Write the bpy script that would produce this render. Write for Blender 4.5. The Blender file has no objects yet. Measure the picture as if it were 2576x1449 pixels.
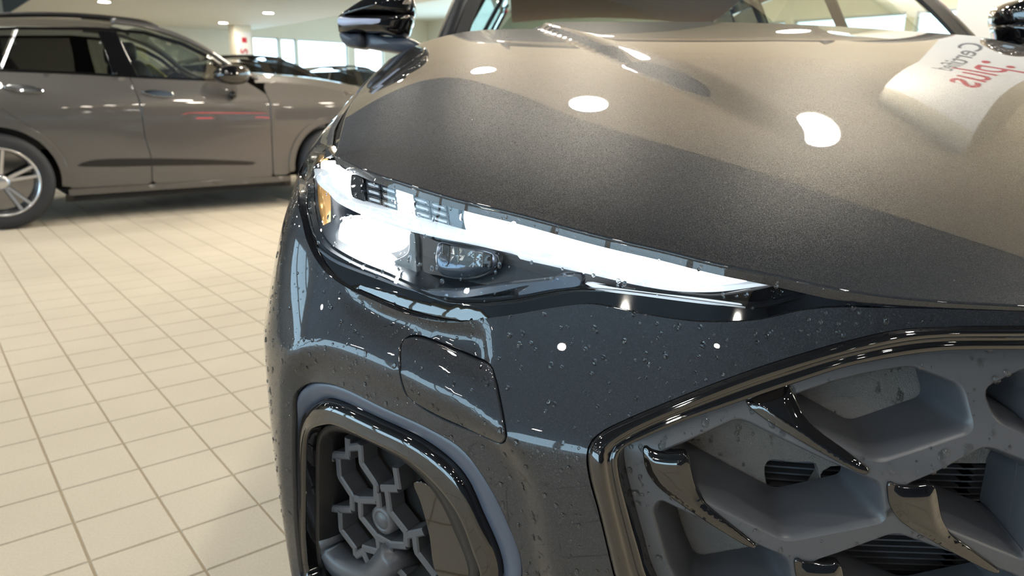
import bpy, math, random
import numpy as np
from mathutils import Matrix, Vector
from mathutils.geometry import delaunay_2d_cdt

# ------------------------------------------------------------------ camera
F = 1841.0; CX, CY = 1288.0, 724.5
ROLL = math.atan(19.23 / 1288); PITCH = math.atan((724.5 - 242.47) * math.cos(ROLL) / F)
EYE = np.array([0, 0, 1.07])
c_, s_ = math.cos(ROLL), math.sin(ROLL); cp, sp = math.cos(PITCH), math.sin(PITCH)
scene = bpy.context.scene
COL = scene.collection
cam_data = bpy.data.cameras.new('camera'); cam = bpy.data.objects.new('camera', cam_data); COL.objects.link(cam)
cam_data.sensor_width = 36.0; cam_data.lens = 36.0 * F / 2576.0; cam_data.clip_start = 0.02; cam_data.clip_end = 200
_X = Vector((1, 0, 0)); _U = Vector((0, sp, cp)); _F = Vector((0, cp, -sp))
_r = _X * c_ + _U * s_; _u = -_X * s_ + _U * c_
cam.matrix_world = Matrix(((_r.x, _u.x, -_F.x, 0), (_r.y, _u.y, -_F.y, 0), (_r.z, _u.z, -_F.z, EYE[2]), (0, 0, 0, 1)))
cam_data.dof.use_dof = True; cam_data.dof.focus_distance = 0.86; cam_data.dof.aperture_fstop = 7.0
scene.camera = cam
# ------------------------------------------------------------------ world, exposure
world = bpy.data.worlds.new('world'); scene.world = world; world.use_nodes = True
_bg = world.node_tree.nodes['Background']; _bg.inputs[0].default_value = (0.60, 0.84, 1.0, 1); _bg.inputs[1].default_value = 3.8
scene.view_settings.view_transform = 'Standard'; scene.view_settings.look = 'None'
scene.view_settings.exposure = 1.0; scene.view_settings.gamma = 1.0; scene.view_settings.use_curve_mapping = False
LAMP = 120.0          # radiance of the ceiling downlights

# ------------------------------------------------------------------ helpers: objects
def thing(name, label=None, cat=None, group=None, loc=(0, 0, 0), parent=None):
    o = bpy.data.objects.new(name, None); COL.objects.link(o); o.location = loc; o.empty_display_size = .1
    if parent: o.parent = parent
    tag(o, label, cat, group); return o
def tag(o, label=None, cat=None, group=None, kind=None):
    if label: o['label'] = label
    if cat: o['category'] = cat
    if group: o['group'] = group
    if kind: o['kind'] = kind
    return o
def mesh_data(name, v, f, mat, smooth=True):
    me = bpy.data.meshes.new(name)
    me.from_pydata([tuple(map(float, p)) for p in v], [], [tuple(map(int, q)) for q in f])
    if mat: me.materials.append(mat)
    me.polygons.foreach_set('use_smooth', [bool(smooth)] * len(me.polygons)); me.update(); return me
def obj(name, v, f, mat, parent=None, smooth=True, label=None, kind=None):
    o = bpy.data.objects.new(name, mesh_data(name, v, f, mat, smooth)); COL.objects.link(o)
    if parent: o.parent = parent
    tag(o, label, None, None, kind); return o
class MB:
    """collects pieces of one mesh"""
    def __init__(s): s.v = []; s.f = []; s.n = 0
    def add(s, v, f):
        v = np.asarray(v, float).reshape(-1, 3); s.v.append(v); s.f += [tuple(int(i) + s.n for i in q) for q in f]; s.n += len(v); return s
    def box(s, a, b):
        (x0, y0, z0), (x1, y1, z1) = a, b
        return s.add([(x0, y0, z0), (x1, y0, z0), (x1, y1, z0), (x0, y1, z0), (x0, y0, z1), (x1, y0, z1), (x1, y1, z1), (x0, y1, z1)],
                     [(0, 3, 2, 1), (4, 5, 6, 7), (0, 1, 5, 4), (1, 2, 6, 5), (2, 3, 7, 6), (3, 0, 4, 7)])
    def V(s): return np.concatenate(s.v)
    def build(s, name, mat, parent=None, smooth=False, label=None, kind=None):
        return obj(name, s.V(), s.f, mat, parent, smooth, label, kind)
def grid_faces(n, m, wrap=False):
    f = []
    for i in range(n - 1):
        for j in range(m if wrap else m - 1):
            k = (j + 1) % m; f.append((i * m + j, i * m + k, (i + 1) * m + k, (i + 1) * m + j))
    return f
def grid(name, rows, mat, parent=None, wrap=False, smooth=True, label=None, flip=False):
    """rows: list of equally long point lists"""
    n, m = len(rows), len(rows[0]); f = grid_faces(n, m, wrap)
    if flip: f = [q[::-1] for q in f]
    return obj(name, np.concatenate([np.asarray(r) for r in rows]), f, mat, parent, smooth, label)
def mirrored(o, xc, parent):
    """the same part on the other side of the car: mirrored mesh data"""
    me = o.data.copy(); n = len(me.vertices); co = np.empty(n * 3); me.vertices.foreach_get('co', co)
    co = co.reshape(-1, 3); co[:, 0] = 2 * xc - co[:, 0]; me.vertices.foreach_set('co', co.ravel()); me.flip_normals(); me.update()
    c = bpy.data.objects.new(o.name.split('.')[0], me); COL.objects.link(c); c.parent = parent
    for k in ('label', 'kind'):
        if k in o: c[k] = o[k]
    return c
# ------------------------------------------------------------------ helpers: photo rays and curves
def ray(p):
    p = np.atleast_2d(np.array(p, float)); x = (p[:, 0] - CX) / F; y = -(p[:, 1] - CY) / F
    xr = x * c_ - y * s_; yr = x * s_ + y * c_
    return np.stack([xr, cp + yr * sp, -sp + yr * cp], 1)
def proj(P):
    P = np.atleast_2d(P) - EYE
    f = P[:, 1] * cp - P[:, 2] * sp; v = P[:, 1] * sp + P[:, 2] * cp
    xr = P[:, 0] / f; yr = v / f
    return np.stack([CX + F * (xr * c_ + yr * s_), CY - F * (-xr * s_ + yr * c_)], 1)
def crop(ox, oy, sc): return lambda *a: [(ox + x / sc, oy + y / sc) for x, y in a]
c1 = crop(0, 0, 2.4156); c2 = crop(500, 0, 3.45); c3 = crop(700, 340, 3.15); c4 = crop(1300, 500, 3.22)
c5 = crop(660, 780, 2.1657); c6 = crop(1440, 780, 2.1655); c7 = crop(1050, 0, 1.688)
def catmull(P, n, closed=False, tension=.5):
    """smooth curve through the points, n points evenly spaced"""
    P = np.asarray(P, float)
    if closed: Q = np.concatenate([P[-1:], P, P[:2]])
    else: Q = np.concatenate([2 * P[:1] - P[1:2], P, 2 * P[-1:] - P[-2:-1]])
    out = []
    for i in range(1, len(Q) - 2):
        p0, p1, p2, p3 = Q[i - 1], Q[i], Q[i + 1], Q[i + 2]
        d = [max(np.linalg.norm(b - a), 1e-9) ** .5 for a, b in ((p0, p1), (p1, p2), (p2, p3))]
        m1 = (p1 - p0) / d[0] - (p2 - p0) / (d[0] + d[1]) + (p2 - p1) / d[1]; m2 = (p2 - p1) / d[1] - (p3 - p1) / (d[1] + d[2]) + (p3 - p2) / d[2]
        m1 *= d[1]; m2 *= d[1]
        t = np.linspace(0, 1, 24, endpoint=False)[:, None]
        out.append((2 * t**3 - 3 * t**2 + 1) * p1 + (t**3 - 2 * t**2 + t) * m1 + (-2 * t**3 + 3 * t**2) * p2 + (t**3 - t**2) * m2)
    out.append(Q[-2][None]); C = np.concatenate(out)
    return resample(C, n, closed)
def resample(C, n, closed=False):
    C = np.asarray(C, float); L = np.concatenate([[0], np.cumsum(np.linalg.norm(np.diff(C, axis=0), axis=1))])
    t = np.linspace(0, L[-1], n + 1)[:-1] if closed else np.linspace(0, L[-1], n)
    return np.stack([np.interp(t, L, C[:, k]) for k in range(C.shape[1])], 1)
class Spl:
    """natural cubic spline, straight beyond its ends"""
    def __init__(s, x, y):
        x = np.array(x, float); y = np.array(y, float); n = len(x); h = np.diff(x); A = np.zeros((n, n)); b = np.zeros(n); A[0, 0] = A[-1, -1] = 1
        for i in range(1, n - 1):
            A[i, i-1] = h[i-1]; A[i, i] = 2 * (h[i-1] + h[i]); A[i, i+1] = h[i]; b[i] = 6 * ((y[i+1] - y[i]) / h[i] - (y[i] - y[i-1]) / h[i-1])
        s.x, s.y, s.m, s.h = x, y, np.linalg.solve(A, b), h
    def __call__(s, t):
        t = np.asarray(t, float); i = np.clip(np.searchsorted(s.x, t) - 1, 0, len(s.x) - 2); tt = np.clip(t, s.x[0], s.x[-1])
        a = s.x[i+1] - tt; b = tt - s.x[i]; h = s.h[i]
        r = (s.m[i] * a**3 + s.m[i+1] * b**3) / (6 * h) + (s.y[i] / h - s.m[i] * h / 6) * a + (s.y[i+1] / h - s.m[i+1] * h / 6) * b
        d0 = (s.y[1] - s.y[0]) / s.h[0] - s.m[1] * s.h[0] / 6; d1 = (s.y[-1] - s.y[-2]) / s.h[-1] + s.m[-2] * s.h[-1] / 6
        return r + np.minimum(t - s.x[0], 0) * d0 + np.maximum(t - s.x[-1], 0) * d1
def sm(x): x = np.clip(x, 0, 1); return x * x * (3 - 2 * x)
def in_poly(P, poly):
    x, y = P[:, 0], P[:, 1]; r = np.zeros(len(P), bool); n = len(poly)
    for i in range(n):
        (x0, y0), (x1, y1) = poly[i], poly[(i + 1) % n]
        c = ((y0 > y) != (y1 > y))
        if y0 != y1: r ^= c & (x < (x1 - x0) * (y - y0) / (y1 - y0) + x0)
    return r
def dist_poly(P, poly):
    d = np.full(len(P), 1e9)
    A = np.asarray(poly); B = np.roll(A, -1, 0)
    for a, b in zip(A, B):
        ab = b - a; t = np.clip(((P - a) @ ab) / max(ab @ ab, 1e-12), 0, 1); d = np.minimum(d, np.linalg.norm(P - a - t[:, None] * ab, axis=1))
    return d
def panel_mesh(outline, holes, mp, step, scale=(1, 1)):
    """fill an outline (with holes) of a surface map mp(u,v)->xyz with an even grid; returns verts, faces, loops"""
    outline = np.asarray(outline, float); holes = [np.asarray(h, float) for h in holes]; S = np.array(scale, float)
    o2 = outline * S; h2 = [h * S for h in holes]
    lo, hi = o2.min(0), o2.max(0); xs = np.arange(lo[0], hi[0], step); ys = np.arange(lo[1], hi[1], step * .866)
    G = np.array([(x + (step / 2 if j % 2 else 0), y) for j, y in enumerate(ys) for x in xs])
    k = in_poly(G, o2) & (dist_poly(G, o2) > step * .45)
    for h in h2: k &= ~in_poly(G, h) & (dist_poly(G, h) > step * .45)
    pts = [Vector(p) for p in o2]; E = [(i, (i + 1) % len(o2)) for i in range(len(o2))]
    for h in h2:
        n0 = len(pts); pts += [Vector(p) for p in h]; E += [(n0 + i, n0 + (i + 1) % len(h)) for i in range(len(h))]
    pts += [Vector(p) for p in G[k]]
    V, _, T, ov, _, _ = delaunay_2d_cdt(pts, E, [], 0, 1e-7)
    V = np.array([tuple(p) for p in V]); T = np.array([t for t in T]); cen = V[T].mean(1)
    ok = in_poly(cen, o2)
    for h in h2: ok &= ~in_poly(cen, h)
    T = T[ok]; a = V[T]; area = (a[:, 1, 0] - a[:, 0, 0]) * (a[:, 2, 1] - a[:, 0, 1]) - (a[:, 2, 0] - a[:, 0, 0]) * (a[:, 1, 1] - a[:, 0, 1])
    T[area < 0] = T[area < 0][:, ::-1]
    return mp(V / S), T
def face_to(V, T, towards):
    """turn triangles so that their normals look towards a point / along a direction"""
    a = V[T]; n = np.cross(a[:, 1] - a[:, 0], a[:, 2] - a[:, 0]); d = np.asarray(towards) - a.mean(1)
    if (np.einsum('ij,ij->i', n, d)).sum() < 0: T = T[:, ::-1]
    return T
def panel(name, outline, holes, mp, step, mat, parent, scale=(1, 1), rim=.008, bevel=.0015, towards=(0, -3, 1.5), inward=None, label=None, smooth=True):
    """panel with rounded, turned-in edges: inward(u,v) is the unit direction into the body"""
    V, T = panel_mesh(outline, holes, mp, step, scale); T = face_to(V, T, towards); mb = MB(); mb.add(V, T)
    for L, is_hole in [(outline, False)] + [(h, True) for h in holes]:
        if rim <= 0: break
        L = np.asarray(L, float); P = mp(L); I = inward(L)
        tn = np.roll(P, -1, 0) - np.roll(P, 1, 0); out = np.cross(tn, I); out /= np.linalg.norm(out, axis=1)[:, None] + 1e-12
        A2 = 0.5 * np.sum(L[:, 0] * np.roll(L[:, 1], -1) - np.roll(L[:, 0], -1) * L[:, 1])
        cen = P.mean(0); sgn = 1.0 if np.einsum('ij,ij->i', out, P - cen).sum() > 0 else -1.0
        if is_hole: sgn = -sgn
        out = out * sgn; n = len(L)
        rows = [P, P + out * bevel * .7 + I * bevel * .35, P + out * bevel + I * bevel, P + out * bevel + I * rim]
        f = grid_faces(4, n, True); VV = np.concatenate(rows)
        # orientation: away from the panel centre
        a = VV[np.array(f)[:, :3]]; nn = np.cross(a[:, 1] - a[:, 0], a[:, 2] - a[:, 0]); oo = np.tile(out, (3, 1))[:len(nn)]
        if np.einsum('ij,ij->i', nn, oo).sum() < 0: f = [q[::-1] for q in f]
        mb.add(VV, f)
    o = mb.build(name, mat, parent, smooth, label)
    return o
def frames(P, up):
    P = np.asarray(P, float); t = np.gradient(P, axis=0); t /= np.linalg.norm(t, axis=1)[:, None] + 1e-12
    up = np.broadcast_to(np.asarray(up, float), P.shape); s = np.cross(t, up); s /= np.linalg.norm(s, axis=1)[:, None] + 1e-12
    return t, s, np.cross(s, t)
def sweep(P, prof, up, closed=False, caps=True):
    """sweep a profile [(side, up)...] (closed ring) along P"""
    P = np.asarray(P, float); t, s, u = frames(np.concatenate([P[-1:], P, P[:1]]) if closed else P, np.concatenate([up[-1:], up, up[:1]]) if closed and np.ndim(up) == 2 else up)
    if closed: s, u = s[1:-1], u[1:-1]
    pr = np.asarray(prof, float)
    if pr.ndim == 2: pr = np.broadcast_to(pr, (len(P),) + pr.shape)
    m = pr.shape[1]; V = np.concatenate([P[i] + pr[i][:, :1] * s[i] + pr[i][:, 1:] * u[i] for i in range(len(P))])
    n = len(P); f = grid_faces(n, m, True)
    if closed: f += [((n - 1) * m + j, (n - 1) * m + (j + 1) % m, (j + 1) % m, j) for j in range(m)]
    elif caps: f += [tuple(range(m))[::-1], tuple((n - 1) * m + j for j in range(m))]
    return V, f
def tube(P, r, up=(0, 0, 1), n=8, **k):
    r = np.broadcast_to(np.asarray(r, float), (len(P),)); a = np.linspace(0, 2 * math.pi, n, endpoint=False)
    return sweep(P, np.stack([np.stack([q * np.cos(a), q * np.sin(a)], 1) for q in r]), up, **k)
def lathe(prof, n=32, axis='z', centre=(0, 0, 0)):
    """prof [(r, h)...] around an axis"""
    a = np.linspace(0, 2 * math.pi, n, endpoint=False); V = []
    for r, h in prof:
        c, s = r * np.cos(a), r * np.sin(a); k = np.full(n, h)
        V.append(np.stack({'z': [c, s, k], 'y': [c, k, s], 'x': [k, c, s]}[axis], 1))
    return np.concatenate(V) + np.asarray(centre), grid_faces(len(prof), n, True)
# ------------------------------------------------------------------ helpers: materials
def nodes(name):
    m = bpy.data.materials.new(name); m.use_nodes = True; nt = m.node_tree; return m, nt, nt.nodes['Principled BSDF']
def pmat(name, col, rough=.5, metal=0., coat=0., coat_r=.03, spec=.5, noise=None, bump=None, ior=1.5, emit=None, es=0., trans=0.):
    m, nt, b = nodes(name); I = b.inputs
    I['Base Color'].default_value = (*col, 1); I['Roughness'].default_value = rough; I['Metallic'].default_value = metal; I['IOR'].default_value = ior
    I['Coat Weight'].default_value = coat; I['Coat Roughness'].default_value = coat_r; I['Specular IOR Level'].default_value = spec; I['Transmission Weight'].default_value = trans
    if emit: I['Emission Color'].default_value = (*emit, 1); I['Emission Strength'].default_value = es
    if noise or bump:
        tc = nt.nodes.new('ShaderNodeTexCoord')
    if noise:
        sc, amt = noise; t = nt.nodes.new('ShaderNodeTexNoise'); t.inputs['Scale'].default_value = sc; t.inputs['Detail'].default_value = 6
        nt.links.new(tc.outputs['Object'], t.inputs['Vector']); mx = nt.nodes.new('ShaderNodeMix'); mx.data_type = 'RGBA'
        mx.inputs['A'].default_value = (*[c * (1 - amt) for c in col], 1); mx.inputs['B'].default_value = (*[min(1, c * (1 + amt)) for c in col], 1)
        nt.links.new(t.outputs['Fac'], mx.inputs['Factor']); nt.links.new(mx.outputs['Result'], I['Base Color'])
    if bump:
        sc, st = bump; t = nt.nodes.new('ShaderNodeTexNoise'); t.inputs['Scale'].default_value = sc; t.inputs['Detail'].default_value = 3
        nt.links.new(tc.outputs['Object'], t.inputs['Vector']); bp = nt.nodes.new('ShaderNodeBump'); bp.inputs['Strength'].default_value = st; bp.inputs['Distance'].default_value = .002
        nt.links.new(t.outputs['Fac'], bp.inputs['Height']); nt.links.new(bp.outputs['Normal'], I['Normal'])
    return m
def paint_mat(name, col, flake, size, metal=.55, rough=.38, fl=.35):
    """metallic paint: per-flake tilt of the base layer under a smooth clear coat"""
    m, nt, b = nodes(name); I = b.inputs
    I['Metallic'].default_value = metal; I['Roughness'].default_value = rough; I['Coat Weight'].default_value = 1.0; I['Coat Roughness'].default_value = .006; I['Coat IOR'].default_value = 1.52; I['Specular IOR Level'].default_value = .25
    tc = nt.nodes.new('ShaderNodeTexCoord'); vo = nt.nodes.new('ShaderNodeTexVoronoi'); vo.inputs['Scale'].default_value = size
    nt.links.new(tc.outputs['Object'], vo.inputs['Vector'])
    sub = nt.nodes.new('ShaderNodeVectorMath'); sub.operation = 'SUBTRACT'; sub.inputs[1].default_value = (.5, .5, .5); nt.links.new(vo.outputs['Color'], sub.inputs[0])
    scl = nt.nodes.new('ShaderNodeVectorMath'); scl.operation = 'SCALE'; scl.inputs['Scale'].default_value = fl; nt.links.new(sub.outputs[0], scl.inputs[0])
    ge = nt.nodes.new('ShaderNodeNewGeometry'); add = nt.nodes.new('ShaderNodeVectorMath'); add.operation = 'ADD'
    nt.links.new(ge.outputs['Normal'], add.inputs[0]); nt.links.new(scl.outputs[0], add.inputs[1])
    nr = nt.nodes.new('ShaderNodeVectorMath'); nr.operation = 'NORMALIZE'; nt.links.new(add.outputs[0], nr.inputs[0]); nt.links.new(nr.outputs[0], I['Normal'])
    rp = nt.nodes.new('ShaderNodeValToRGB'); rp.color_ramp.elements[0].color = (*col, 1); rp.color_ramp.elements[0].position = .72; rp.color_ramp.elements[1].color = (*flake, 1)
    sx = nt.nodes.new('ShaderNodeSeparateXYZ'); nt.links.new(vo.outputs['Color'], sx.inputs[0]); nt.links.new(sx.outputs[2], rp.inputs[0]); nt.links.new(rp.outputs[0], I['Base Color'])
    return m
def clear_mat(name, tint=(1, 1, 1), ior=1.5, extra=0.0, rough=0.0):
    """thin clear pane: see-through plus a Fresnel reflection"""
    m = bpy.data.materials.new(name); m.use_nodes = True; nt = m.node_tree; nt.nodes.clear()
    o = nt.nodes.new('ShaderNodeOutputMaterial'); mx = nt.nodes.new('ShaderNodeMixShader'); t = nt.nodes.new('ShaderNodeBsdfTransparent'); g = nt.nodes.new('ShaderNodeBsdfGlossy')
    t.inputs[0].default_value = (*tint, 1); g.inputs['Roughness'].default_value = rough; fr = nt.nodes.new('ShaderNodeFresnel'); bf = nt.nodes.new('ShaderNodeNewGeometry'); io = nt.nodes.new('ShaderNodeMath'); io.operation = 'MULTIPLY_ADD'; io.inputs[1].default_value = 1 / ior - ior; io.inputs[2].default_value = ior; nt.links.new(bf.outputs['Backfacing'], io.inputs[0]); nt.links.new(io.outputs[0], fr.inputs[0])
    ad = nt.nodes.new('ShaderNodeMath'); ad.inputs[1].default_value = extra; ad.use_clamp = True; nt.links.new(fr.outputs[0], ad.inputs[0]); nt.links.new(ad.outputs[0], mx.inputs[0])
    nt.links.new(t.outputs[0], mx.inputs[1]); nt.links.new(g.outputs[0], mx.inputs[2]); nt.links.new(mx.outputs[0], o.inputs[0]); return m
def emit_mat(name, col, strength):
    m = bpy.data.materials.new(name); m.use_nodes = True; nt = m.node_tree; nt.nodes.clear(); o = nt.nodes.new('ShaderNodeOutputMaterial'); e = nt.nodes.new('ShaderNodeEmission')
    e.inputs[0].default_value = (*col, 1); e.inputs[1].default_value = strength; nt.links.new(e.outputs[0], o.inputs[0]); return m
M = dict(
    paint=paint_mat('grey_metallic_paint', (.0095, .0120, .0170), (.026, .030, .037), 1500, .25, .42, .25),
    bgpaint=paint_mat('warm_grey_paint', (.082, .078, .077), (.11, .105, .10), 700, .25, .40, .10),
    gloss=pmat('gloss_black', (.004, .004, .005), .03, coat=1.0),
    black=pmat('satin_black', (.006, .006, .007), .35),
    void=pmat('deep_black', (.003, .003, .003), .8),
    plastic=pmat('matte_grey_plastic', (.058, .061, .070), .36, bump=(900, .08)),
    frame=pmat('satin_slate_plastic', (.062, .074, .102), .30),
    plate=pmat('grained_grey_plastic', (.13, .12, .11), .6, bump=(650, .8), noise=(500, .2)),
    rubber=pmat('black_rubber', (.012, .012, .013), .55),
    tyre=pmat('tyre_rubber', (.014, .015, .019), .6),
    chrome=pmat('bright_chrome', (.75, .76, .78), .06, metal=1.0),
    darkchrome=pmat('dark_chrome', (.20, .20, .21), .06, metal=1.0),
    alloy=pmat('silver_alloy', (.55, .55, .57), .22, metal=.9),
    lens=clear_mat('headlight_clear_lens', (.98, .99, 1.0), 1.5),
    glass=clear_mat('windscreen_glass', (.66, .72, .66), 1.5, .20),
    cglass=clear_mat('clear_side_glass', (.80, .84, .80), 1.5),
    dglass=clear_mat('tinted_glass', (.22, .22, .21), 1.5),
    privacy=clear_mat('dark_privacy_glass', (.05, .055, .055), 1.5),
    pane=clear_mat('window_pane', (.95, .98, 1), 1.5),
    drl=emit_mat('daylight_led', (.90, .96, 1.0), 5.0),
    led=emit_mat('low_beam_led', (.90, .97, 1.0), 7.0),
    amber=pmat('amber_reflector_sheen', (.62, .36, .14), .12, metal=.5, emit=(1, .45, .06), es=.04),  # amber reflector colour, pulled to tan-gold to paint in reflected floor
    lampshell=pmat('headlight_inner_shell', (.006, .008, .011), .22),
    trimstrip=pmat('headlight_trim_strip', (.018, .022, .030), .15),
    tail=emit_mat('red_tail_led', (1.0, .02, .04), 11.0),
    bezel=pmat('headlight_bezel', (.10, .12, .15), .18, metal=.6),
    guide=pmat('clear_light_guide', (.62, .68, .75), .12, metal=.3, emit=(.85, .93, 1.0), es=.24),
    slit=pmat('segment_slit', (.55, .58, .62), .25),
    facet=pmat('lens_facet_glass', (.16, .18, .19), .08, metal=.5),
    indicator=pmat('indicator_glass', (.42, .46, .62), .2),
    water=pmat('water_drop', (1, 1, 1), 0.0, trans=1.0, ior=1.33),
    white=pmat('white_panel', (.72, .70, .68), .5),
    red=pmat('red_lettering', (.45, .01, .03), .5),
    grey=pmat('grey_lettering', (.12, .12, .13), .5),
)
# ================================================================== the showroom
TH = math.radians(50.56); A_ = np.array([math.sin(TH), math.cos(TH)]); B_ = np.array([-math.cos(TH), math.sin(TH)])
def ab(a, b, z=0.): return np.array([*(A_ * a + B_ * b), z])
def to_ab(p): return float(A_ @ np.asarray(p)[:2]), float(B_ @ np.asarray(p)[:2])
def ab_box(mb, a0, a1, b0, b1, z0, z1):
    v = [ab(a, b, z) for z in (z0, z1) for a, b in ((a0, b0), (a1, b0), (a1, b1), (a0, b1))]
    return mb.add(v, [(0, 3, 2, 1), (4, 5, 6, 7), (0, 1, 5, 4), (1, 2, 6, 5), (2, 3, 7, 6), (3, 0, 4, 7)])
def at_z(px, py, z): d = ray([(px, py)])[0]; s = (z - EYE[2]) / d[2]; return np.array([d[0] * s, d[1] * s, z])
AMIN, AMAX, BMIN, BMAX = -14.0, 18.0, -11.0, 27.8; CEIL = 3.2; HIGH = 4.1
M['wall'] = pmat('warm_white_wall', (.66, .61, .50), .7, noise=(3, .03))
M['darkwall'] = pmat('dark_feature_wall', (.016, .022, .034), .5, noise=(2, .15))
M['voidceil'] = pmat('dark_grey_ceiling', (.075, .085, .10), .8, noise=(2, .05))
M['ceiling'] = pmat('cream_ceiling', (.76, .72, .63), .8, noise=(2, .03))
M['grout'] = pmat('tan_grout', (.42, .355, .26), .85, noise=(40, .1))
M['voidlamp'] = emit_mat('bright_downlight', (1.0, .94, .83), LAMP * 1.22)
M['lampface'] = emit_mat('warm_downlight', (1.0, .90, .74), LAMP)
M['alu'] = pmat('grey_aluminium', (.45, .48, .5), .4, metal=.3)
def tile_mat():
    m, nt, b = nodes('beige_porcelain'); I = b.inputs; I['Roughness'].default_value = .55; I['Specular IOR Level'].default_value = .22
    g = nt.nodes.new('ShaderNodeNewGeometry'); n1 = nt.nodes.new('ShaderNodeTexNoise'); n1.inputs['Scale'].default_value = 1.3; n1.inputs['Detail'].default_value = 4
    n2 = nt.nodes.new('ShaderNodeTexNoise'); n2.inputs['Scale'].default_value = 160; n2.inputs['Detail'].default_value = 3
    nt.links.new(g.outputs['Position'], n1.inputs['Vector']); nt.links.new(g.outputs['Position'], n2.inputs['Vector'])
    ad = nt.nodes.new('ShaderNodeMath'); ad.operation = 'MULTIPLY_ADD'; ad.inputs[1].default_value = .45; nt.links.new(n2.outputs['Fac'], ad.inputs[0]); 
    sc = nt.nodes.new('ShaderNodeMath'); sc.operation = 'MULTIPLY'; sc.inputs[1].default_value = .55; nt.links.new(n1.outputs['Fac'], sc.inputs[0]); nt.links.new(sc.outputs[0], ad.inputs[2])
    rp = nt.nodes.new('ShaderNodeValToRGB'); rp.color_ramp.elements[0].position = .36; rp.color_ramp.elements[1].position = .62
    rp.color_ramp.elements[0].color = (.54, .48, .385, 1); rp.color_ramp.elements[1].color = (.63, .565, .46, 1)
    nt.links.new(ad.outputs[0], rp.inputs[0]); nt.links.new(rp.outputs[0], I['Base Color']); return m
M['tile'] = tile_mat()
# ---- floor: grout bed, the 300 nearest tiles one by one, the rest as one field
corners = [ab(AMIN, BMIN, -.004), ab(AMAX, BMIN, -.004), ab(AMAX, BMAX, -.004), ab(AMIN, BMAX, -.004)]
floor = obj('floor', corners, [(0, 1, 2, 3)], M['grout'], None, False, kind='structure')
TS = .2015; GAP = .0055; oa, ob = to_ab((-1.0092, 1.2127))
def tile_verts(w, k=.0015):
    h = w / 2; return [(-h, -h, -.004), (h, -h, -.004), (h, h, -.004), (-h, h, -.004), (-h + k, -h + k, 0), (h - k, -h + k, 0), (h - k, h - k, 0), (-h + k, h - k, 0)]
TF = [(4, 5, 6, 7), (0, 1, 5, 4), (1, 2, 6, 5), (2, 3, 7, 6), (3, 0, 4, 7)]
tv = np.array(tile_verts(TS - GAP)); R2 = np.array([[A_[0], B_[0]], [A_[1], B_[1]]])
tv_w = tv.copy(); tv_w[:, :2] = tv[:, :2] @ R2.T
tile_me = mesh_data('floor_tile', tv_w, TF, M['tile'], False)
cells = []
for i in range(int((AMIN - oa) / TS), int((AMAX - oa) / TS) + 1):
    for j in range(int((BMIN - ob) / TS), int((BMAX - ob) / TS) + 1):
        p = ab(oa + (i + .5) * TS, ob + (j + .5) * TS); cells.append((p[0], p[1]))
cells = np.array(cells); P3 = np.c_[cells, np.zeros(len(cells))]
front = cells[:, 1] > .5; q = np.full((len(cells), 2), 1e6); q[front] = proj(P3[front])
vis = front & (q[:, 0] > -40) & (q[:, 0] < 775) & (q[:, 1] > 440) & (q[:, 1] < 1490)
order = np.argsort(np.where(vis, np.hypot(cells[:, 0], cells[:, 1]), 1e9)); near = order[:min(300, int(vis.sum()))]
for k in near:
    o = bpy.data.objects.new('floor_tile', tile_me); COL.objects.link(o); o.parent = floor; o.location = (*cells[k], 0)
rest = np.setdiff1d(np.arange(len(cells)), near)
rest = rest[(np.hypot(cells[rest, 0], cells[rest, 1]) < 26)]
rv = (tv_w[None] + np.c_[cells[rest], np.zeros(len(rest))][:, None]).reshape(-1, 3)
nr_ = len(rest); base = (np.arange(nr_) * 8)[:, None, None] + np.array(TF)[None]
obj('floor_tile_field', rv, base.reshape(-1, 4), M['tile'], floor, False, kind='stuff')
# ---- ceiling: a soffit between two straight edges, a higher ceiling beyond it and a dim void before it
ea, _ = to_ab(at_z(636, 77, CEIL)); ea2, _ = to_ab(at_z(848, 38, CEIL)); EDGE = (ea + ea2) / 2; VOID = 2.95; VTOP = 5.4
mb = MB(); ab_box(mb, VOID, EDGE, BMIN, BMAX, CEIL, HIGH + .3); tag(mb.build('ceiling', M['ceiling'], None), kind='structure')
mb = MB(); ab_box(mb, EDGE, AMAX, BMIN, BMAX, HIGH, HIGH + .3); tag(mb.build('ceiling', M['ceiling'], None), kind='structure')
mb = MB(); ab_box(mb, AMIN, VOID, BMIN, BMAX, VTOP, VTOP + .3); ab_box(mb, VOID - .03, VOID, BMIN, BMAX, CEIL + .004, VTOP + .3); tag(mb.build('ceiling', M['voidceil'], None), kind='structure')
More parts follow.
